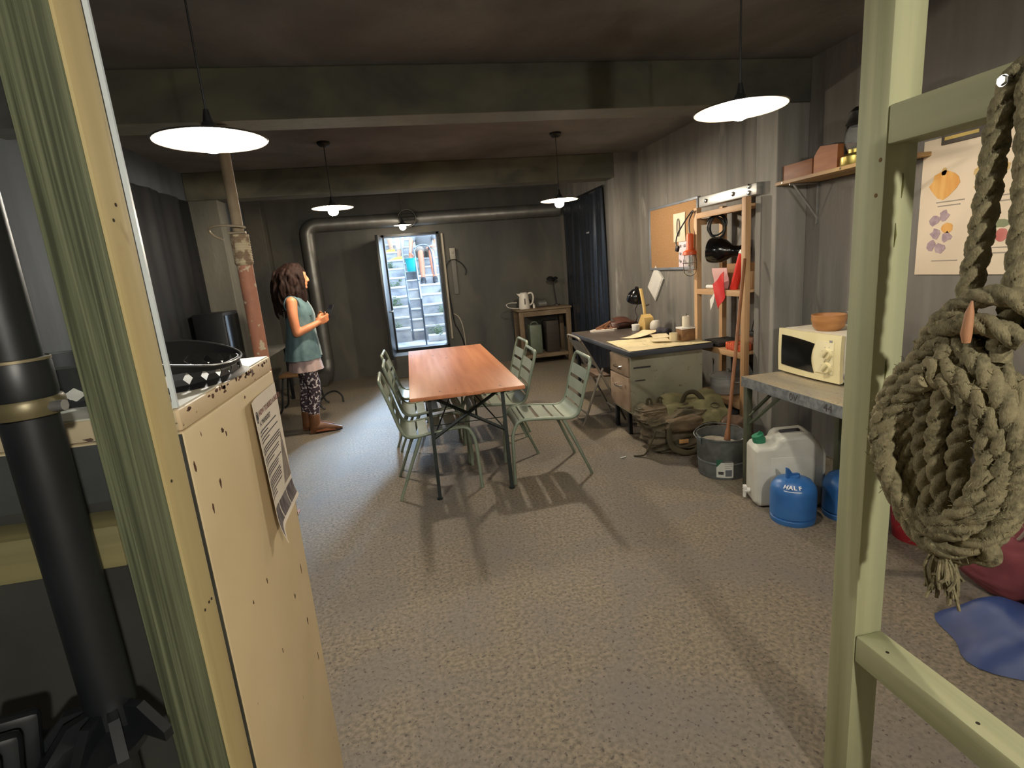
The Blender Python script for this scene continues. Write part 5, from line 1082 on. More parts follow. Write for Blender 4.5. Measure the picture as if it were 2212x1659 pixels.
b = part('branch', MB().lathe([(0.118, 0.0), (0.126, -0.004), (0.126, 0.012), (0.118, 0.012), (0.116, 0.20), (0.110, 0.20), (0.112, 0.004)], (0.105, 8.16, dz-0.005), 36, Matrix.Rotation(-PI/2, 3, 'X')), DUCT, d)
part('branch_dark', MB().cyl((0.105, 8.19, dz-0.005), (0.105, 8.194, dz-0.005), 0.111, None, 32), mat('duct_inside', srgb(50, 48, 44), None, 0.8), b)
for k in range(4):
    part('louvre', MB().box((0.105, 8.183, dz-0.075+0.045*k), (0.20, 0.01, 0.004), (0.5, 0, 0)), DARKMET, b)
t = thing('switch_box', 'pale switch box on the back wall right of the doorway', 'switch', (0.735, 8.49, 1.72))
part('box', MB().box((0.735, 8.475, 1.775), (0.085, 0.05, 0.17), None, 0.008), mat('aged_white_plastic', srgb(150, 146, 132), None, 0.5), t)
part('lever', MB().box((0.735, 8.445, 1.80), (0.03, 0.02, 0.05), (0.2, 0, 0), 0.004), MATS['aged_white_plastic'], t)
part('conduit', MB().box((0.74, 8.488, 1.42), (0.07, 0.022, 0.52), None, 0.004), mat('grey_conduit', srgb(112, 110, 102), srgb(92, 90, 84), 0.7, scale=(4, 4, 1)), t)
solo('wall_cable', MB().tube(bez([(0.72, 8.485, 1.69), (0.64, 8.485, 1.64), (0.615, 8.485, 1.52), (0.63, 8.485, 1.10), (0.66, 8.485, 0.72), (0.70, 8.485, 0.62), (0.76, 8.485, 0.45), (0.80, 8.485, 0.22), (0.86, 8.485, 0.03)], 50), 0.009, 8), BLACKPL, 'black cable looping down the back wall from the switch box', 'cable', (0.7, 8.485, 0.02))
solo('wall_cable', MB().tube(bez([(0.76, 8.485, 1.69), (0.86, 8.485, 1.62), (0.92, 8.485, 1.52), (0.90, 8.485, 1.44)], 20), 0.008, 8), BLACKPL, 'short black cable to the right of the switch box', 'cable', (0.88, 8.485, 1.44))
solo('wall_cable', MB().tube(bez([(0.66, 8.484, 0.86), (0.73, 8.484, 0.80), (0.78, 8.484, 0.66), (0.80, 8.484, 0.40), (0.80, 8.484, 0.02)], 30), 0.010, 8), PALETRIM, 'pale cable dropping to the floor on the back wall', 'cable', (0.77, 8.484, 0.02))
OLDW = mat('old_grey_wood', srgb(118, 100, 76), srgb(94, 78, 58), 0.7, scale=(3, 24, 24), c3=srgb(132, 114, 88), s3=(2, 6, 6))
OLDWZ = mat('old_grey_wood_upright', srgb(112, 94, 70), srgb(88, 72, 52), 0.7, scale=(24, 24, 3))
t = thing('kettle_table', 'old wooden stand with a kettle against the back wall', 'table', (2.0, 8.16, 0))
kx0, kx1, ky0, ky1, kz = 1.60, 2.41, 7.92, 8.40, 0.855
part('table_top', MB().b2((kx0-0.03, ky0-0.02, kz-0.028), (kx1+0.01, ky1, kz), 0.003), OLDW, t)
for x in (kx0+0.03, kx1-0.04):
    for y in (ky0+0.03, ky1-0.04): part('leg', MB().b2((x-0.035, y-0.03, 0), (x+0.035, y+0.03, kz-0.028), 0.003), OLDWZ, t)
part('apron', MB().b2((kx0+0.065, ky0+0.01, kz-0.11), (kx1-0.075, ky0+0.03, kz-0.03)), OLDW, t)
part('lower_shelf', MB().b2((kx0+0.065, ky0+0.01, 0.10), (kx1-0.075, ky1-0.02, 0.15), 0.002), OLDW, t)
KW = mat('kettle_white', srgb(214, 208, 196), srgb(204, 198, 186), 0.4)
kx, ky = 1.73, 8.12
t = thing('kettle', 'white plastic jug kettle on the wooden stand', 'kettle', (kx, ky, kz))
part('jug', MB().lathe([(0.001, kz), (0.085, kz), (0.088, kz+0.02), (0.084, kz+0.05), (0.076, kz+0.16), (0.068, kz+0.235), (0.001, kz+0.235)], (kx, ky, 0), 32), KW, t)
part('lid', MB().lathe([(0.067, kz+0.235), (0.05, kz+0.25), (0.001, kz+0.253)], (kx, ky, 0), 28), KW, t)
part('spout', MB().prism([(kx-0.055, kz+0.17), (kx-0.115, kz+0.238), (kx-0.05, kz+0.236)], 'y', ky-0.025, ky+0.025), KW, t)
part('jug_handle', MB().tube(bez([(kx+0.06, ky, kz+0.225), (kx+0.12, ky-0.01, kz+0.235), (kx+0.145, ky-0.01, kz+0.17), (kx+0.125, ky-0.01, kz+0.08), (kx+0.075, ky, kz+0.05)], 24), 0.014, 10), KW, t)
part('water_gauge', MB().box((kx-0.005, ky-0.079, kz+0.115), (0.02, 0.008, 0.09), None, 0.003), mat('gauge_grey', srgb(96, 92, 84), None, 0.3), t)
part('mains_cable', MB().tube(bez([(kx-0.08, ky, kz+0.012), (1.60, 8.05, kz+0.02), (1.47, 8.0, kz+0.045), (1.43, 8.02, kz+0.09), (1.50, 8.08, kz+0.11), (1.62, 8.15, kz+0.10)], 40), 0.006, 8), KW, t)
t = thing('milk_tin', 'shiny tin lying on its side on the wooden stand', 'tin', (2.02, 8.12, kz))
part('tin_body', MB().tube([(1.94, 8.12, kz+0.052), (2.06, 8.14, kz+0.052)], 0.05, 24), ALU, t)
part('rim', MB().tube([(2.06, 8.14, kz+0.052), (2.072, 8.142, kz+0.052)], 0.0525, 24), ALU, t)
t = thing('small_bottle', 'tiny white bottle between the kettle and the tin', 'bottle', (1.86, 8.05, kz))
part('bottle_body', MB().lathe([(0.001, kz), (0.018, kz), (0.018, kz+0.05), (0.008, kz+0.062), (0.001, kz+0.063)], (1.865, 8.05, 0), 16), KW, t)
part('cap', MB().lathe([(0.009, kz+0.062), (0.009, kz+0.078), (0.001, kz+0.079)], (1.865, 8.05, 0), 12), KW, t)
t = thing('stem_lamp', 'small black lamp on a thin stem at the right end of the wooden stand', 'lamp', (2.30, 8.28, kz))
part('stem', MB().tube(bez([(2.30, 8.30, kz+0.01), (2.275, 8.29, kz+0.2), (2.25, 8.28, kz+0.40)], 12), 0.007, 8), BLACKPL, t)
part('foot', MB().lathe([(0.001, kz), (0.05, kz), (0.048, kz+0.012), (0.001, kz+0.016)], (2.30, 8.30, 0), 20), BLACKPL, t)
part('lamp_shade', MB().lathe([(0.062, 0), (0.07, 0.02), (0.05, 0.05), (0.02, 0.065), (0.001, 0.066)], (2.21, 8.27, kz+0.39), 24, Matrix.Rotation(0.3, 3, 'Y')), BLACKPL, t)
part('lamp_shade', MB().lathe([(0.045, 0), (0.05, 0.015), (0.03, 0.04), (0.001, 0.046)], (2.29, 8.28, kz+0.40), 24, Matrix.Rotation(-0.3, 3, 'Y')), BLACKPL, t)
t = thing('fuel_can', 'grey-green upright can on the low shelf of the wooden stand', 'can', (1.85, 8.15, 0.15))
part('can_body', MB().box((1.86, 8.12, 0.375), (0.19, 0.20, 0.45), None, 0.015), mat('grey_green_can', srgb(104, 112, 96), srgb(88, 96, 82), 0.5), t)
part('can_handle', MB().tube(bez([(1.80, 8.12, 0.60), (1.83, 8.12, 0.635), (1.89, 8.12, 0.635), (1.92, 8.12, 0.60)], 12), 0.01, 8), MATS['grey_green_can'], t)
solo('dark_crate', MB().box((2.13, 8.13, 0.395), (0.20, 0.22, 0.49), None, 0.008), mat('dark_crate_board', srgb(54, 46, 38), srgb(42, 36, 30), 0.7, scale=(3, 3, 20)), 'dark upright box on the low shelf beside the grey-green can', 'box', (2.13, 8.13, 0.15))
# black plastic curtain
CURT = mat('black_curtain_plastic', srgb(34, 39, 48), srgb(24, 28, 36), 0.22, scale=(3, 8, 0.8), r2=0.38)
def cur(u, v):
    y = 6.48+1.72*u
    f = (0.35+0.65*(1-v)**0.7)
    x = 2.445+f*(0.024*math.sin(15*u+1.2*math.sin(3.1*v+2*u))+0.014*math.sin(37*u+2.5*v)+0.006*math.sin(83*u+1.2*v))
    return (x, y, 0.02+2.33*v+0.012*math.sin(20*u)*(v > 0.99))
t = thing('plastic_curtain', 'glossy black plastic curtain hanging on the right wall of the back bay', 'curtain', (2.44, 7.3, 0.0))
part('curtain_sheet', MB().grid(cur, 150, 40, 0.002), CURT, t)
part('curtain_rail', MB().cyl((2.45, 6.48, 2.37), (2.45, 8.22, 2.37), 0.012, None, 10), DARKMET, t)
part('tape_mark', MB().box((2.405, 6.95, 1.86), (0.004, 0.10, 0.02)), mat('silver_tape', srgb(150, 156, 164), None, 0.3), t)
# ------------------------------------------------------------------ people
def limb(mb, pts, radii, seg=16, flat=1.0, up=None, n=None):
    P = bez(pts, n or 6*(len(pts)-1)); K = len(P); R = []
    for i in range(K):
        t = i/(K-1)*(len(radii)-1); a = int(min(t, len(radii)-1.001)); f = t-a; R.append(radii[a]*(1-f)+radii[a+1]*f)
    mb.tube(P, R, seg, flat=flat, up=up)
    mb.sph(P[0], R[0]*0.98, 12); mb.sph(P[-1], R[-1]*0.98, 12); return mb
def loft(mb, rings, seg=28):
    """rings: (centre x, y, z, half width a along 'across', half depth b along 'fwd'); across/fwd set by caller in F"""
    F = Vector(rings[0]); return mb
def body_loft(mb, secs, fwd, seg=32):
    fx = Vector((fwd[0], fwd[1], 0)).normalized(); ax = Vector((-fx.y, fx.x, 0)); out = []
    for (c, wa, db) in secs:
        ring = []
        for k in range(seg):
            a = 2*PI*k/seg; e = 0.86
            ring.append(Vector(c)+ax*wa*math.copysign(abs(math.cos(a))**e, math.cos(a))+fx*db*math.copysign(abs(math.sin(a))**e, math.sin(a)))
        out.append(ring)
    return mb.rings(out)
def hand(mb, wrist, d, palm_n, side, L=0.17, curl=0.9, scale=1.0):
    """palm with four unequal bent fingers and a thumb from the side of the palm"""
    d = Vector(d).normalized(); n = Vector(palm_n); n = (n-d*n.dot(d)).normalized(); s = d.cross(n)*side
    W = Vector(wrist); k = scale
    for j, (o, ln) in enumerate(((-0.030, 0.062), (-0.010, 0.072), (0.010, 0.068), (0.029, 0.052))):
        mb.tube([W+s*o*0.5*k, W+d*0.045*k+s*o*0.9*k, W+d*0.088*k+s*o*k], [0.014*k, 0.0145*k, 0.011*k], 10)
        a = W+d*0.085*k+s*o*k; dirn = d.copy(); p = [a]
        for q in range(3):
            ang = curl*(0.55+0.35*q); dd = d*math.cos(ang)+n*math.sin(ang); a = a+dd*ln*k*(0.42, 0.33, 0.25)[q]; p.append(a)
        mb.tube(bez(p, 9), [0.0092*k]*3+[0.0085*k]*3+[0.0078*k]*3+[0.0065*k], 8); mb.sph(p[-1], 0.0068*k, 8)
    th = [W+d*0.018*k-s*0.026*k, W+d*0.045*k-s*0.052*k+n*0.012*k, W+d*0.075*k-s*0.056*k+n*0.030*k, W+d*0.095*k-s*0.045*k+n*0.042*k]
    mb.tube(bez(th, 9), [0.0135*k]*3+[0.0115*k]*3+[0.0098*k]*3+[0.0075*k], 8); mb.sph(th[-1], 0.0078*k, 8)
def head(mb, c, fwd, r=0.088):
    f = Vector((fwd[0], fwd[1], 0)).normalized(); s = Vector((-f.y, f.x, 0)); c = Vector(c)
    body = []
    body_loft(mb, [(c+f*0.020+Vector((0, 0, -0.118)), 0.020, 0.020), (c+f*0.026+Vector((0, 0, -0.108)), 0.040, 0.046), (c+f*0.020+Vector((0, 0, -0.080)), 0.056, 0.068), (c+f*0.012+Vector((0, 0, -0.04)), 0.067, 0.083), (c+f*0.004, 0.073, 0.094), (c-f*0.002+Vector((0, 0, 0.04)), 0.075, 0.098), (c-f*0.006+Vector((0, 0, 0.075)), 0.066, 0.086), (c-f*0.008+Vector((0, 0, 0.10)), 0.044, 0.058), (c-f*0.008+Vector((0, 0, 0.113)), 0.016, 0.020)], (f.x, f.y), 24)
    mb.tube([c+f*0.094+Vector((0, 0, 0.006)), c+f*0.106+Vector((0, 0, -0.018)), c+f*0.112+Vector((0, 0, -0.036)), c+f*0.092+Vector((0, 0, -0.046))], [0.008, 0.010, 0.0125, 0.012], 10)
    for sg in (-1, 1):
        mb.sph(c+f*0.098+s*sg*0.013+Vector((0, 0, -0.042)), 0.009, 8)
        mb.sph(c+f*0.0+s*sg*0.073+Vector((0, 0, -0.012)), 0.026, 10, (0.6, 0.35, 1.15))
    mb.sph(c+f*0.090+Vector((0, 0, -0.066)), 0.016, 10, (0.55, 1.3, 0.42)); mb.sph(c+f*0.088+Vector((0, 0, -0.077)), 0.016, 10, (0.55, 1.15, 0.42))
    mb.sph(c+f*0.074+Vector((0, 0, -0.102)), 0.022, 10, (0.9, 1.1, 0.8))
    for sg in (-1, 1): mb.sph(c+f*0.083+s*sg*0.032+Vector((0, 0, 0.022)), 0.016, 8, (0.7, 1.3, 0.5))
SKIN = mat('sunned_skin', srgb(202, 132, 92), srgb(190, 120, 82), 0.5, scale=(6, 6, 6))
FWD = (1.0, 0.12)
def woman():
    t = thing('person', 'person in a teal denim waistcoat, patterned leggings and brown boots holding a phone', 'person', (-1.10, 5.64, 0))
    f = Vector((1.0, 0.12, 0)).normalized(); s = Vector((-f.y, f.x, 0))     # s points to her left
    O = Vector((-1.10, 5.64, 0))
    def W(a, b, z): return O+f*a+s*b+Vector((0, 0, z))
    mb = MB()
    body_loft(mb, [(W(-0.01, 0, 0.80), 0.165, 0.115), (W(-0.015, 0, 0.90), 0.175, 0.125), (W(-0.005, 0, 1.02), 0.145, 0.105), (W(0.0, 0, 1.10), 0.135, 0.098), (W(0.01, 0, 1.20), 0.150, 0.112), (W(0.005, 0, 1.28), 0.160, 0.108), (W(-0.015, 0, 1.36), 0.155, 0.082), (W(-0.025, 0, 1.40), 0.10, 0.062), (W(-0.02, 0, 1.43), 0.058, 0.055)], (f.x, f.y))
    limb(mb, [W(-0.02, 0, 1.38), W(0.0, 0, 1.45), W(0.015, 0, 1.52)], [0.056, 0.050, 0.052])
    head(mb, W(0.035, 0, 1.575), (f.x, f.y))
    # right arm (towards the viewer), left arm
    limb(mb, [W(-0.03, -0.165, 1.345), W(-0.035, -0.20, 1.22), W(-0.025, -0.205, 1.045)], [0.056, 0.047, 0.040])
    limb(mb, [W(-0.025, -0.205, 1.045), W(0.085, -0.17, 1.085), W(0.185, -0.115, 1.125)], [0.040, 0.036, 0.025])
    hand(mb, W(0.175, -0.12, 1.122), f*1.0+s*0.35+Vector((0, 0, 0.35)), s*0.9+Vector((0, 0, 0.35))-f*0.2, -1, curl=0.75)
    limb(mb, [W(-0.03, 0.165, 1.345), W(-0.02, 0.20, 1.22), W(0.0, 0.20, 1.06)], [0.056, 0.047, 0.040])
    limb(mb, [W(0.0, 0.20, 1.06), W(0.10, 0.13, 1.10), W(0.175, 0.055, 1.135)], [0.040, 0.036, 0.025])
    hand(mb, W(0.165, 0.062, 1.132), f*0.9-s*0.5+Vector((0, 0, 0.35)), -s*0.7+Vector((0, 0, 0.4))-f*0.3, 1, curl=0.75)
    for sg in (-1, 1):
        a = 0.03 if sg < 0 else -0.05
        limb(mb, [W(-0.01, sg*0.085, 0.86), W(0.0+a*0.4, sg*0.09, 0.66), W(0.012+a, sg*0.085, 0.47), W(-0.02+a, sg*0.085, 0.30), W(-0.03+a, sg*0.085, 0.09)], [0.088, 0.076, 0.055, 0.052, 0.038])
        limb(mb, [W(-0.05+a, sg*0.085, 0.05), W(0.06+a, sg*0.09, 0.045), W(0.15+a, sg*0.092, 0.03)], [0.042, 0.038, 0.026])
    part('body', remesh(mb, 0.0062, 3), SKIN, t)
    # leggings
    mb = MB()
    for sg in (-1, 1):
        a = 0.03 if sg < 0 else -0.05
        limb(mb, [W(-0.01, sg*0.082, 0.86), W(0.0+a*0.4, sg*0.09, 0.66), W(0.012+a, sg*0.085, 0.47), W(-0.02+a, sg*0.085, 0.30), W(-0.03+a, sg*0.085, 0.17)], [0.104, 0.086, 0.066, 0.061, 0.050])
    body_loft(mb, [(W(-0.01, 0, 0.78), 0.176, 0.118), (W(-0.015, 0, 0.90), 0.178, 0.128)], (f.x, f.y))
    part('leggings', remesh(mb, 0.009, 3), mat('patterned_leggings', srgb(62, 46, 56), srgb(48, 36, 44), 0.8, scale=(10, 10, 10), spots=srgb(206, 196, 194), spot_scale=42, spot_at=0.555, spot_soft=0.03), t)
    BOOT = mat('brown_boot_leather', srgb(118, 76, 42), srgb(94, 58, 32), 0.5, scale=(8, 8, 8))
    for sg in (-1, 1):
        a = 0.03 if sg < 0 else -0.05
        mb = MB()
        limb(mb, [W(-0.03+a, sg*0.085, 0.20), W(-0.033+a, sg*0.085, 0.13), W(-0.04+a, sg*0.085, 0.065)], [0.057, 0.054, 0.050])
        limb(mb, [W(-0.045+a, sg*0.085, 0.060), W(0.03+a, sg*0.088, 0.062), W(0.12+a, sg*0.092, 0.043), W(0.215+a, sg*0.096, 0.026)], [0.050, 0.047, 0.034, 0.014], flat=0.95)
        mb.box(W(-0.062+a, sg*0.085, 0.025), (0.055, 0.06, 0.05))
        bt = remesh(mb, 0.006, 2)
        for v in bt.bm.verts:
            if v.co.z < 0.003: v.co.z = 0.003
        b = part('boot', bt, BOOT, t)
        part('sole', MB().prism([(W(u+a, sg*0.085+k*0.02*u/0.2+q, 0).x, W(u+a, sg*0.085+q, 0).y) for u, q, k in ((-0.09, -0.025, 0), (-0.02, -0.04, 0), (0.08, -0.036, 0), (0.17, -0.02, 0), (0.222, 0.010, 0), (0.17, 0.034, 0), (0.08, 0.048, 0), (-0.02, 0.04, 0), (-0.09, 0.025, 0))], 'z', 0.0, 0.008), BLACKPL, b)
    # blouse hem under the waistcoat
    def skirt(secs, m, name, wob=0.0, seg=64, **kw):
        mb = MB(); out = []
        for (c, wa, db, wv) in secs:
            ring = []
            for k in range(seg):
                a = 2*PI*k/seg; q = 1+wv*math.sin(7*a+1.3)+wv*0.6*math.sin(13*a)
                ring.append(Vector(c)+s*wa*q*math.cos(a)+f*db*q*math.sin(a))
            out.append(ring)
        inn = [[Vector(c)+(p-Vector(c))*0.975 for p in ring] for (c, *_), ring in zip(secs, out)]
        mb.rings(out+list(reversed(inn)), closed=True)
        return part(name, mb, m, t, **kw)
    skirt([(W(-0.005, 0, 0.655), 0.205, 0.165, 0.035), (W(-0.005, 0, 0.75), 0.197, 0.150, 0.02), (W(-0.01, 0, 0.86), 0.186, 0.136, 0.01), (W(0, 0, 1.0), 0.152, 0.112, 0)], mat('dusty_pink_cotton', srgb(176, 154, 150), srgb(160, 138, 134), 0.85), 'blouse_hem', label='pale pinkish hem')
    DEN = mat('teal_denim', srgb(82, 108, 112), srgb(66, 90, 95), 0.85, scale=(14, 14, 14), c3=srgb(96, 121, 124), s3=(5, 5, 5), bump=0.002, bscale=(40, 40, 40))
    v = skirt([(W(-0.02, 0, 0.77), 0.218, 0.172, 0.035), (W(-0.015, 0, 0.87), 0.207, 0.158, 0.022), (W(-0.005, 0, 1.00), 0.180, 0.140, 0.015), (W(0.0, 0, 1.10), 0.170, 0.130, 0.012), (W(0.01, 0, 1.20), 0.176, 0.135, 0.008), (W(0.005, 0, 1.29), 0.178, 0.126, 0.004), (W(-0.015, 0, 1.37), 0.172, 0.098, 0.0), (W(-0.022, 0, 1.405), 0.125, 0.080, 0), (W(-0.02, 0, 1.435), 0.075, 0.070, 0)], DEN, 'waistcoat')
    part('collar', MB().tube(bez([W(0.055, -0.02, 1.40), W(0.02, -0.075, 1.445), W(-0.06, -0.07, 1.46), W(-0.09, 0, 1.46), W(-0.06, 0.07, 1.46), W(0.02, 0.075, 1.445), W(0.055, 0.02, 1.40)], 30), 0.026, 8, flat=0.4), DEN, v)
    part('front_edge', MB().tube(bez([W(0.055, -0.035, 1.40), W(0.115, -0.03, 1.31), W(0.148, -0.025, 1.20), W(0.136, -0.025, 1.05), W(0.150, -0.025, 0.90), W(0.158, -0.025, 0.79)], 30), 0.010, 6, flat=0.5), mat('pale_denim_edge', srgb(146, 160, 162), None, 0.8), v, label='pale front edge')
    part('pocket', MB().box(W(0.10, -0.115, 1.235), (0.075, 0.012, 0.08), (0, 0, 0.55), 0.004), DEN, v)
    for sg in (-1, 1):
        part('armhole_trim', MB().tube([W(-0.03+0.068*math.cos(2*PI*k/24), sg*(0.172+0.008*math.sin(2*PI*k/24)), 1.315+0.082*math.sin(2*PI*k/24)) for k in range(24)], 0.007, 6, closed=True), DEN, v)
    # long dark wavy hair
    mb = MB(); hr = random.Random(5)
    mb.sph(W(0.016, 0, 1.622), 0.105, 20, (1.06, 0.94, 0.86))
    for k in range(110):
        a = hr.uniform(0.55, 2*PI-0.55)      # leave the face free
        ca, sa = math.cos(a), math.sin(a)
        ln = hr.uniform(0.25, 0.46)*(1.0 if ca < 0.2 else 0.82); sp = 1.1+hr.uniform(0, .35)
        P = [W(0.02+0.06*ca, 0.05*sa, 1.695)]
        for q in range(1, 8):
            u = q/7; rad = 0.088+0.044*math.sin(PI*min(1, u*0.85))
            P.append(W(-0.015+rad*ca*sp*0.92+0.012*math.sin(9*u+k)-0.03*u, rad*sa*0.98+0.012*math.cos(8*u+2*k), 1.69-0.02-ln*u*1.06+0.0))
        mb.tube(bez(P, 28), [0.013]+[0.020+0.005*math.sin(q*1.1+k) for q in range(27)]+[0.007], 7) if False else limb(mb, P, [0.018, 0.020, 0.019, 0.020, 0.018, 0.015, 0.006], 8, n=21)
    hm = remesh(mb, 0.0075, 1)
    for v_ in hm.bm.verts:
        p = v_.co; d = 0.006*noise.noise(Vector((p.x*55, p.y*55, p.z*14)))
        v_.co = p+v_.normal*d
    part('hair', hm, mat('dark_brown_hair', srgb(36, 21, 15), srgb(22, 13, 10), 0.75, scale=(60, 60, 8), lo=0.35, hi=0.65, spec=0.15), t)
    for sg in (-1, 1):
        e = W(0.035+0.083, sg*0.032, 1.578)
        part('eye', MB().sph(e, 0.0105, 12, (0.7, 1.1, 0.75)), mat('dark_eye', srgb(40, 28, 22), None, 0.2), t)
    part('finger_ring', MB().tube([W(0.285, -0.060, 1.172)+Vector((0.0, 0.011*math.cos(2*PI*k/14), 0.011*math.sin(2*PI*k/14))) for k in range(14)], 0.0025, 6, closed=True), CHROME, t)
    return f, s, W
f_, s_, W_ = woman()
t = thing('mobile_phone', 'dark phone held up in front of the person in the waistcoat', 'phone', W_(0.285, -0.03, 1.16))
Mp = Matrix.Translation(W_(0.300, -0.035, 1.215)) @ Matrix.Rotation(0.75, 4, 'Z') @ Matrix.Rotation(0.45, 4, 'Y')
part('phone_body', MB().box((0, 0, 0), (0.009, 0.072, 0.145), None, 0.004).xf(Mp), BLACKPL, t)
part('screen', MB().box((-0.005, 0, 0), (0.001, 0.064, 0.132)).xf(Mp), mat('phone_glass', srgb(30, 30, 36), None, 0.1), t)
# two people on the outside stairs, mostly hidden by the door head
def outside_people():
    SK2 = mat('pale_skin', srgb(218, 176, 150), srgb(206, 162, 136), 0.55); 
    # seated person with the bucket
    t = thing('person', 'person in grey shorts seated on the outdoor stairs with dark trainers', 'person', (0.45, 11.6, 1.46))
    X, Y = 0.45, 11.95
    mb = MB()
    body_loft(mb, [((X, Y, 1.83), 0.17, 0.14), ((X, Y-0.01, 1.95), 0.18, 0.14), ((X, Y-0.05, 2.10), 0.16, 0.12), ((X, Y-0.09, 2.28), 0.18, 0.12), ((X, Y-0.10, 2.38), 0.17, 0.09), ((X, Y-0.10, 2.43), 0.07, 0.06)], (0, -1))
    limb(mb, [(X, Y-0.10, 2.41), (X, Y-0.13, 2.50)], [0.058, 0.055]); head(mb, (X, Y-0.16, 2.60), (0, -1))
    for sg in (-1, 1):
        limb(mb, [(X+sg*0.09, Y-0.02, 1.91), (X+sg*0.10, Y-0.25, 1.955), (X+sg*0.11, Y-0.48, 1.965)], [0.095, 0.080, 0.062])
        limb(mb, [(X+sg*0.11, Y-0.48, 1.965), (X+sg*0.115, Y-0.62, 1.66), (X+sg*0.12, Y-0.77, 1.36)], [0.060, 0.058, 0.040])
        limb(mb, [(X+sg*0.12, Y-0.77, 1.335), (X+sg*0.13, Y-0.88, 1.32)], [0.042, 0.034])
    limb(mb, [(X-0.20, Y-0.10, 2.36), (X-0.27, Y-0.22, 2.20), (X-0.29, Y-0.36, 2.08)], [0.055, 0.048, 0.040])
    limb(mb, [(X-0.29, Y-0.36, 2.08), (X-0.31, Y-0.47, 1.99), (X-0.32, Y-0.53, 1.945)], [0.040, 0.036, 0.028])
    hand(mb, (X-0.32, Y-0.53, 1.95), (0, -0.2, -1), (0, -1, 0.1), 1, curl=1.3)
    limb(mb, [(X+0.20, Y-0.10, 2.36), (X+0.24, Y-0.2, 2.18), (X+0.22, Y-0.36, 2.08)], [0.055, 0.048, 0.040])
    limb(mb, [(X+0.22, Y-0.36, 2.08), (X+0.18, Y-0.45, 2.06), (X+0.12, Y-0.50, 2.055)], [0.040, 0.034, 0.028])
    hand(mb, (X+0.13, Y-0.49, 2.06), (-0.7, -0.5, -0.1), (0, -0.2, -1), 1, curl=0.5)
    part('body', remesh(mb, 0.0085, 3), mat('tanned_legs', srgb(182, 122, 94), srgb(170, 110, 84), 0.55), t)
    mb = MB()
    body_loft(mb, [((X, Y, 1.83), 0.19, 0.155), ((X, Y-0.01, 1.97), 0.20, 0.155), ((X, Y-0.03, 2.05), 0.18, 0.14)], (0, -1))
    for sg in (-1, 1): limb(mb, [(X+sg*0.09, Y-0.02, 1.92), (X+sg*0.105, Y-0.25, 1.965), (X+sg*0.115, Y-0.44, 1.985)], [0.118, 0.105, 0.096])
    part('shorts', remesh(mb, 0.010, 2), mat('grey_brown_cloth', srgb(128, 118, 108), srgb(104, 96, 88), 0.9, scale=(8, 8, 8)), t)
    mb = MB()
    body_loft(mb, [((X, Y-0.03, 2.0), 0.19, 0.15), ((X, Y-0.05, 2.12), 0.18, 0.14), ((X, Y-0.09, 2.28), 0.20, 0.14), ((X, Y-0.10, 2.39), 0.185, 0.105), ((X, Y-0.10, 2.44), 0.08, 0.072)], (0, -1))
    for sg in (-1, 1): limb(mb, [(X+sg*0.19, Y-0.10, 2.36), (X+sg*0.25, Y-0.18, 2.22)], [0.07, 0.066])
    part('shirt', remesh(mb, 0.010, 2), mat('grey_shirt', srgb(120, 122, 124), None, 0.9), t)
    mb = MB(); mb.sph((X, Y-0.15, 2.64), 0.105, 16, (0.88, 1.0, 0.86)); part('hair', mb, MATS['dark_brown_hair'], t)
    for sg in (-1, 1):
        mb = MB(); limb(mb, [(X+sg*0.12, Y-0.74, 1.332), (X+sg*0.125, Y-0.84, 1.328), (X+sg*0.135, Y-0.96, 1.318)], [0.05, 0.047, 0.036], flat=0.9)
        limb(mb, [(X+sg*0.12, Y-0.755, 1.41), (X+sg*0.12, Y-0.77, 1.35)], [0.05, 0.052])
        sh_ = remesh(mb, 0.008, 2)
        for v in sh_.bm.verts: v.co.z = max(v.co.z, 1.285)
        q = part('trainer', sh_, mat('dark_trainer', srgb(52, 54, 60), srgb(40, 42, 48), 0.7), t)
        part('toe_cap', MB().sph((X+sg*0.136, Y-0.975, 1.312), 0.030, 12, (1.1, 0.7, 0.8)), mat('grey_toe', srgb(150, 152, 158), None, 0.7), q)
    b = thing('teal_bucket', 'teal plastic bucket hanging from the hand of the seated person', 'bucket', (0.13, 11.40, 1.58))
    bx, by = 0.13, 11.40
    part('bucket_body', MB().lathe([(0.001, 1.585), (0.088, 1.585), (0.092, 1.58), (0.125, 1.825), (0.134, 1.828), (0.134, 1.842), (0.121, 1.840), (0.09, 1.595), (0.001, 1.592)], (bx, by, 0), 32), mat('teal_plastic', srgb(20, 168, 168), srgb(14, 154, 156), 0.45), b)
    part('wire_handle', MB().tube(bez([(bx-0.128, by, 1.83), (bx-0.09, by+0.005, 1.87), (bx, by+0.008, 1.895), (bx+0.09, by+0.005, 1.87), (bx+0.128, by, 1.83)], 24), 0.004, 8), ZINC, b)
    # person climbing on the left
    t = thing('person', 'person in pale trousers climbing the outdoor stairs in yellow shoes', 'person', (-0.15, 12.0, 1.82))
    X, Y, Z = -0.08, 12.05, 1.822
    mb = MB()
    limb(mb, [(X-0.02, Y, Z+0.90), (X-0.02, Y-0.02, Z+0.72), (X+0.02, Y-0.03, Z+0.47), (X+0.0, Y-0.01, Z+0.26), (X-0.03, Y, Z+0.08)], [0.10, 0.085, 0.058, 0.052, 0.036])
    limb(mb, [(X+0.02, Y, Z+0.05), (X-0.06, Y-0.02, Z+0.045), (X-0.15, Y-0.04, Z+0.03)], [0.042, 0.038, 0.026])
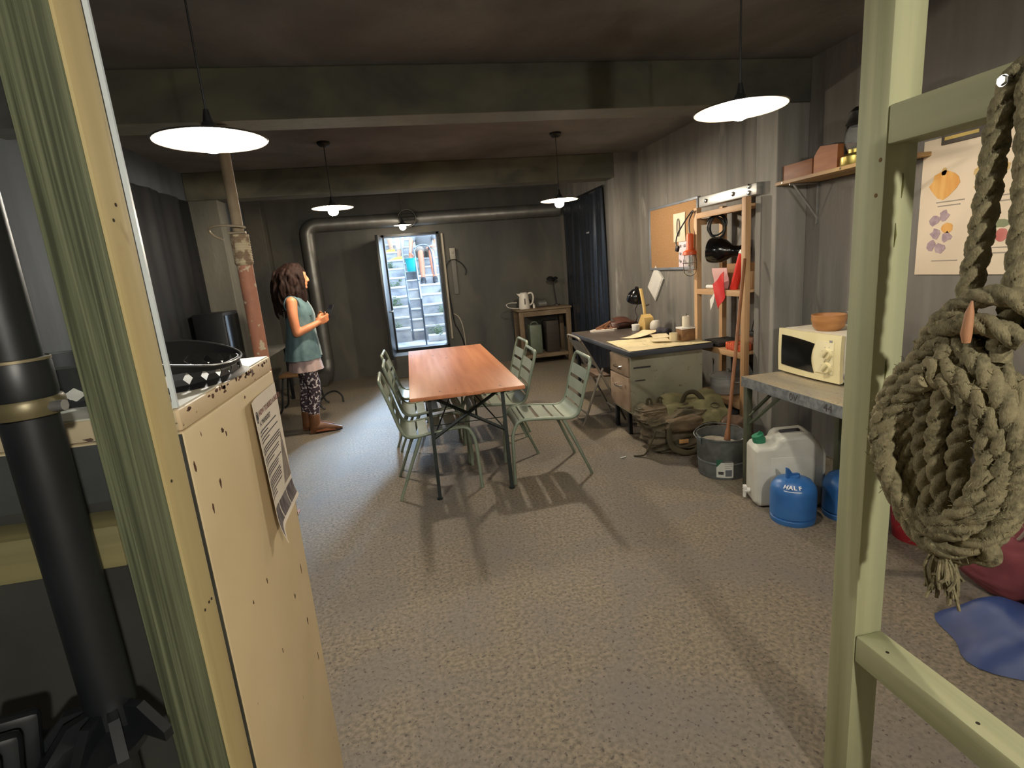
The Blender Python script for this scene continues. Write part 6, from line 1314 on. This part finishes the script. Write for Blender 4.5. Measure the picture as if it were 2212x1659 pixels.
    limb(mb, [(X-0.02, Y+0.16, Z+0.90), (X-0.16, Y+0.18, Z+0.78), (X-0.24, Y+0.20, Z+0.70), (X-0.20, Y+0.22, Z+0.50), (X-0.17, Y+0.24, Z+0.26)], [0.10, 0.085, 0.062, 0.055, 0.038])
    limb(mb, [(X-0.15, Y+0.24, Z+0.225), (X-0.24, Y+0.24, Z+0.215)], [0.04, 0.034])
    body_loft(mb, [((X-0.02, Y+0.08, Z+0.84), 0.17, 0.12), ((X-0.02, Y+0.08, Z+0.95), 0.175, 0.125), ((X-0.06, Y+0.08, Z+1.10), 0.145, 0.11), ((X-0.12, Y+0.08, Z+1.32), 0.17, 0.11), ((X-0.14, Y+0.08, Z+1.41), 0.15, 0.08), ((X-0.15, Y+0.08, Z+1.46), 0.06, 0.055)], (-1, 0))
    limb(mb, [(X-0.15, Y+0.08, Z+1.44), (X-0.16, Y+0.08, Z+1.54)], [0.055, 0.052]); head(mb, (X-0.18, Y+0.08, Z+1.62), (-1, 0))
    for sg in (-1, 1):
        limb(mb, [(X-0.13, Y+0.08+sg*0.17, Z+1.38), (X-0.10, Y+0.08+sg*0.21, Z+1.22), (X-0.10, Y+0.08+sg*0.22, Z+1.08)], [0.052, 0.045, 0.038])
        limb(mb, [(X-0.10, Y+0.08+sg*0.22, Z+1.08), (X-0.22, Y+0.08+sg*0.20, Z+1.02), (X-0.30, Y+0.08+sg*0.16, Z+1.0)], [0.038, 0.033, 0.025])
        hand(mb, (X-0.29, Y+0.08+sg*0.165, Z+1.0), (-1, 0, -0.1), (0, -sg, -0.2), sg, curl=0.5)
    part('body', remesh(mb, 0.0085, 3), SK2, t)
    mb = MB()
    limb(mb, [(X-0.02, Y, Z+0.92), (X-0.02, Y-0.02, Z+0.72), (X+0.02, Y-0.03, Z+0.47), (X+0.01, Y-0.015, Z+0.30)], [0.125, 0.115, 0.098, 0.085])
    limb(mb, [(X-0.02, Y+0.16, Z+0.92), (X-0.16, Y+0.18, Z+0.80), (X-0.24, Y+0.20, Z+0.70), (X-0.21, Y+0.22, Z+0.53)], [0.12, 0.108, 0.095, 0.085])
    body_loft(mb, [((X-0.02, Y+0.08, Z+0.84), 0.19, 0.14), ((X-0.03, Y+0.08, Z+1.0), 0.175, 0.135)], (-1, 0))
    part('trousers', remesh(mb, 0.010, 2), mat('pale_beige_cloth', srgb(222, 204, 182), srgb(208, 190, 168), 0.9), t)
    mb = MB(); body_loft(mb, [((X-0.03, Y+0.08, Z+0.95), 0.19, 0.14), ((X-0.06, Y+0.08, Z+1.10), 0.165, 0.13), ((X-0.12, Y+0.08, Z+1.32), 0.19, 0.13), ((X-0.14, Y+0.08, Z+1.42), 0.17, 0.10), ((X-0.15, Y+0.08, Z+1.47), 0.075, 0.07)], (-1, 0))
    part('shirt', remesh(mb, 0.010, 2), mat('white_shirt', srgb(226, 226, 222), None, 0.9), t)
    part('hair', MB().sph((X-0.165, Y+0.08, Z+1.66), 0.108, 16, (1.0, 0.88, 0.86)), MATS['dark_brown_hair'], t)
    YS = mat('yellow_shoe', srgb(226, 196, 96), srgb(212, 180, 80), 0.6)
    for pts in ([(X+0.03, Y, Z+0.05), (X-0.06, Y-0.02, Z+0.05), (X-0.20, Y-0.05, Z+0.03)], [(X-0.14, Y+0.24, Z+0.232), (X-0.22, Y+0.24, Z+0.228), (X-0.33, Y+0.24, Z+0.212)]):
        mb = MB(); limb(mb, pts, [0.050, 0.046, 0.028], flat=0.95); sh_ = remesh(mb, 0.008, 2); zz = pts[0][2]-0.047
        for v in sh_.bm.verts: v.co.z = max(v.co.z, zz)
        part('shoe', sh_, YS, t)
outside_people()
